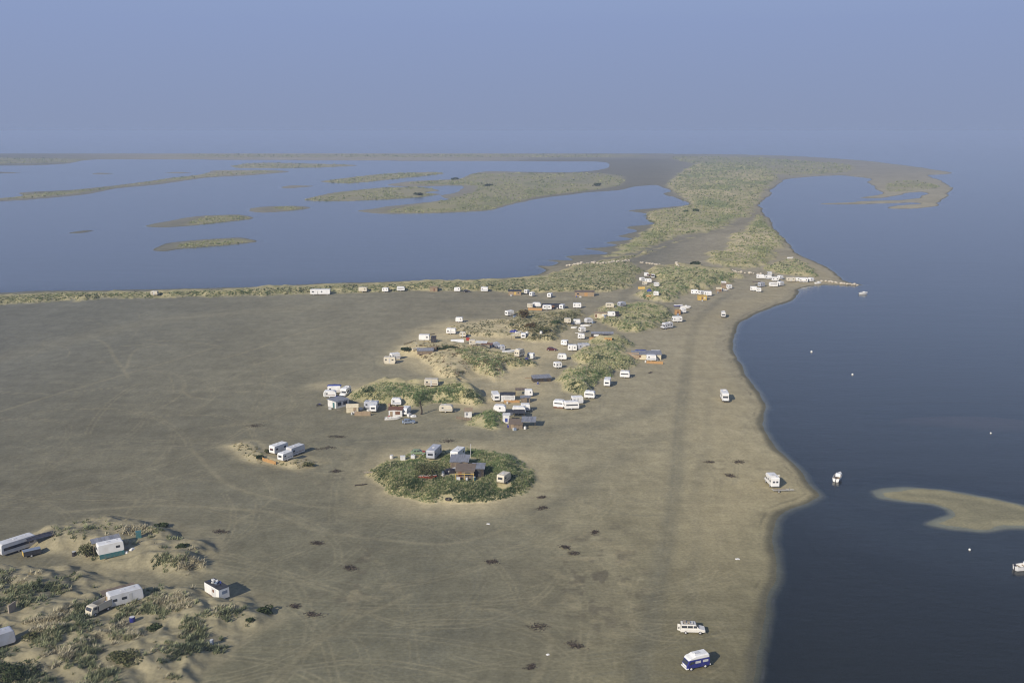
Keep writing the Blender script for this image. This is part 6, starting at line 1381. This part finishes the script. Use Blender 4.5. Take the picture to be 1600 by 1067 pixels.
# ------------------------------------------------------------------ place the caravans and everything else
for c in CARAVANS:
    t = caravan(*c)
    if 'teal skirt' in c[-2]:
        part(t, 'skirt', 'teal_skirt', lambda b: b.box(.1, -1.06, .05, 4.7, .05, .95), M_TEAL); t.location.z += .42
    if 'red strip' in c[-2]:
        part(t, 'end_strip', 'red_strip', lambda b: b.box(-2.46, 0, 1.5, .06, 1.3, .18), M_RED)
    if 'brown skirt' in c[-2] or 'cream-skirted' in c[-2]:
        part(t, 'skirt', 'low_skirt', lambda b: b.box(0, -1.0, .2, 4.3, .05, .5), M_BROWN if 'brown' in c[-2] else M_CREAM)
for fn, x, y, a, k, pad in THINGS: globals()[fn](x, y, *a, **k)

# odds and ends lying beside the huts
r5 = random.Random(11); HOSTS = [(t_[1], t_[2], t_[3]) for t_ in THINGS if t_[0] == 'shack' and t_[2] > 445]
for i, (x, y, a) in enumerate(HOSTS):
    host = next(v for v in a if isinstance(v, str)).split(' with ')[0].split(' beside ')[0].split(' behind ')[0].split(' before ')[0].split(' between ')[0]
    if len(host.split()) > 8: continue
    w_ = a[1] * mpp(y) * .5
    for k2 in range(2):
        px, py = x + r5.uniform(-1, 1) * w_, y + r5.uniform(.6, 1.6) * mpp(y) * .5
        if (i + k2) % 3 == 0: plank(px, py, r5.uniform(-30, 30), r5.uniform(1.6, 3), .3, .12, r5.choice([M_DRIFT, M_TAN]), 'loose plank on the sand before the ' + host)
        elif (i + k2) % 3 == 1: cabinet(px, py, r5.uniform(0, 60), .9, .7, .7, r5.choice([W_, M_PALE, M_BLUEGREY, M_TAN]), 'small crate standing before the ' + host, 'crate', 'crate')
        else: drum(px, py, r5.choice([W_, M_BLUE, M_RED, M_TRIM, M_BLUEGREY]), 'small drum standing before the ' + host, .3, .8)

for c in CARAVANS:
    if c[-1] != OLD or len(c[-2].split()) > 10 or c[1] < 478: continue
    px, py = c[0] + r5.choice([-1, 1]) * r5.uniform(.5, .8) * max(c[2], 10), c[1] + r5.uniform(-.5, 2.5); kk = r5.randint(0, 3)
    if kk == 0: cabinet(px, py, r5.uniform(0, 60), r5.uniform(.9, 1.6), .9, .9, r5.choice([W_, M_TAN, M_BLUEGREY, M_WOOD]), 'small crate set down beside the ' + c[-2], 'crate', 'crate')
    elif kk == 1: drum(px, py, r5.choice([W_, M_BLUE, M_TRIM, M_CARDARK]), 'small drum set down beside the ' + c[-2], .35, .9)
    elif kk == 2: sheet(px, py, r5.uniform(0, 90), 1.8, 1.3, .8, r5.choice([W_, M_NAVY, M_BROWN, M_GREYROOF]), 'sheeted heap set down beside the ' + c[-2])
    else: plank(px, py, r5.uniform(-40, 40), 2.4, .5, .2, r5.choice([M_DRIFT, M_TAN, M_WHITEP]), 'loose board set down beside the ' + c[-2])

# boulders set along the lane and as a groyne, each a stone of its own
def stone(seed):
    r2 = random.Random(seed)
    def f(b):
        rings = []
        for i in range(5):
            v = .25 + i * .65; rr = math.sin(min(v, 2.95)) * .62; rings.append([(rr * r2.uniform(.8, 1.2) * 1.15 * math.cos(q), rr * r2.uniform(.8, 1.2) * math.sin(q), -.48 * math.cos(v) + .38 + r2.uniform(-.06, .06)) for q in np.linspace(0, 2 * math.pi, 9)[:-1]])
        b.loft(rings)
    return f
def boulders(pts, step, label, group, seed, smin=1.0, smax=1.7):
    p = catmull(pts, 8, closed=False); X, Y, _ = ground(p[:, 0], p[:, 1], fz); r2 = random.Random(seed)
    L = np.concatenate([[0], np.cumsum(np.hypot(np.diff(X), np.diff(Y)))]); s = 0
    while s < L[-1]:
        x, y = np.interp(s, L, X) + r2.uniform(-.5, .5), np.interp(s, L, Y) + r2.uniform(-.8, .8); k = r2.uniform(smin, smax)
        solo('boulder', label, 'boulder', stone(r2.randint(0, 5)), M_STONE, (x, y, float(max(fz(x, y), -.1)) - .1), r2.uniform(0, 6), group, ('stone', r2.randint(0, 5)), (k, k, k * r2.uniform(.7, 1.1)))
        s += step * r2.uniform(.7, 1.5)
boulders(BLINES[0], 2.0, 'pale boulder in the line that crosses the dune grass toward the lane', 'boulders across the dune grass', 1)
boulders(BLINES[1], 2.0, 'pale boulder in the line along the edge of the bare flat', 'boulders along the bare flat', 2)
boulders(BLINES[2], 1.8, 'pale boulder in the line leading to the cape caravans', 'boulders toward the cape caravans', 3)
boulders(BLINES[3], 1.6, 'pale boulder of the groyne running out from the cape', 'boulders of the groyne', 4)
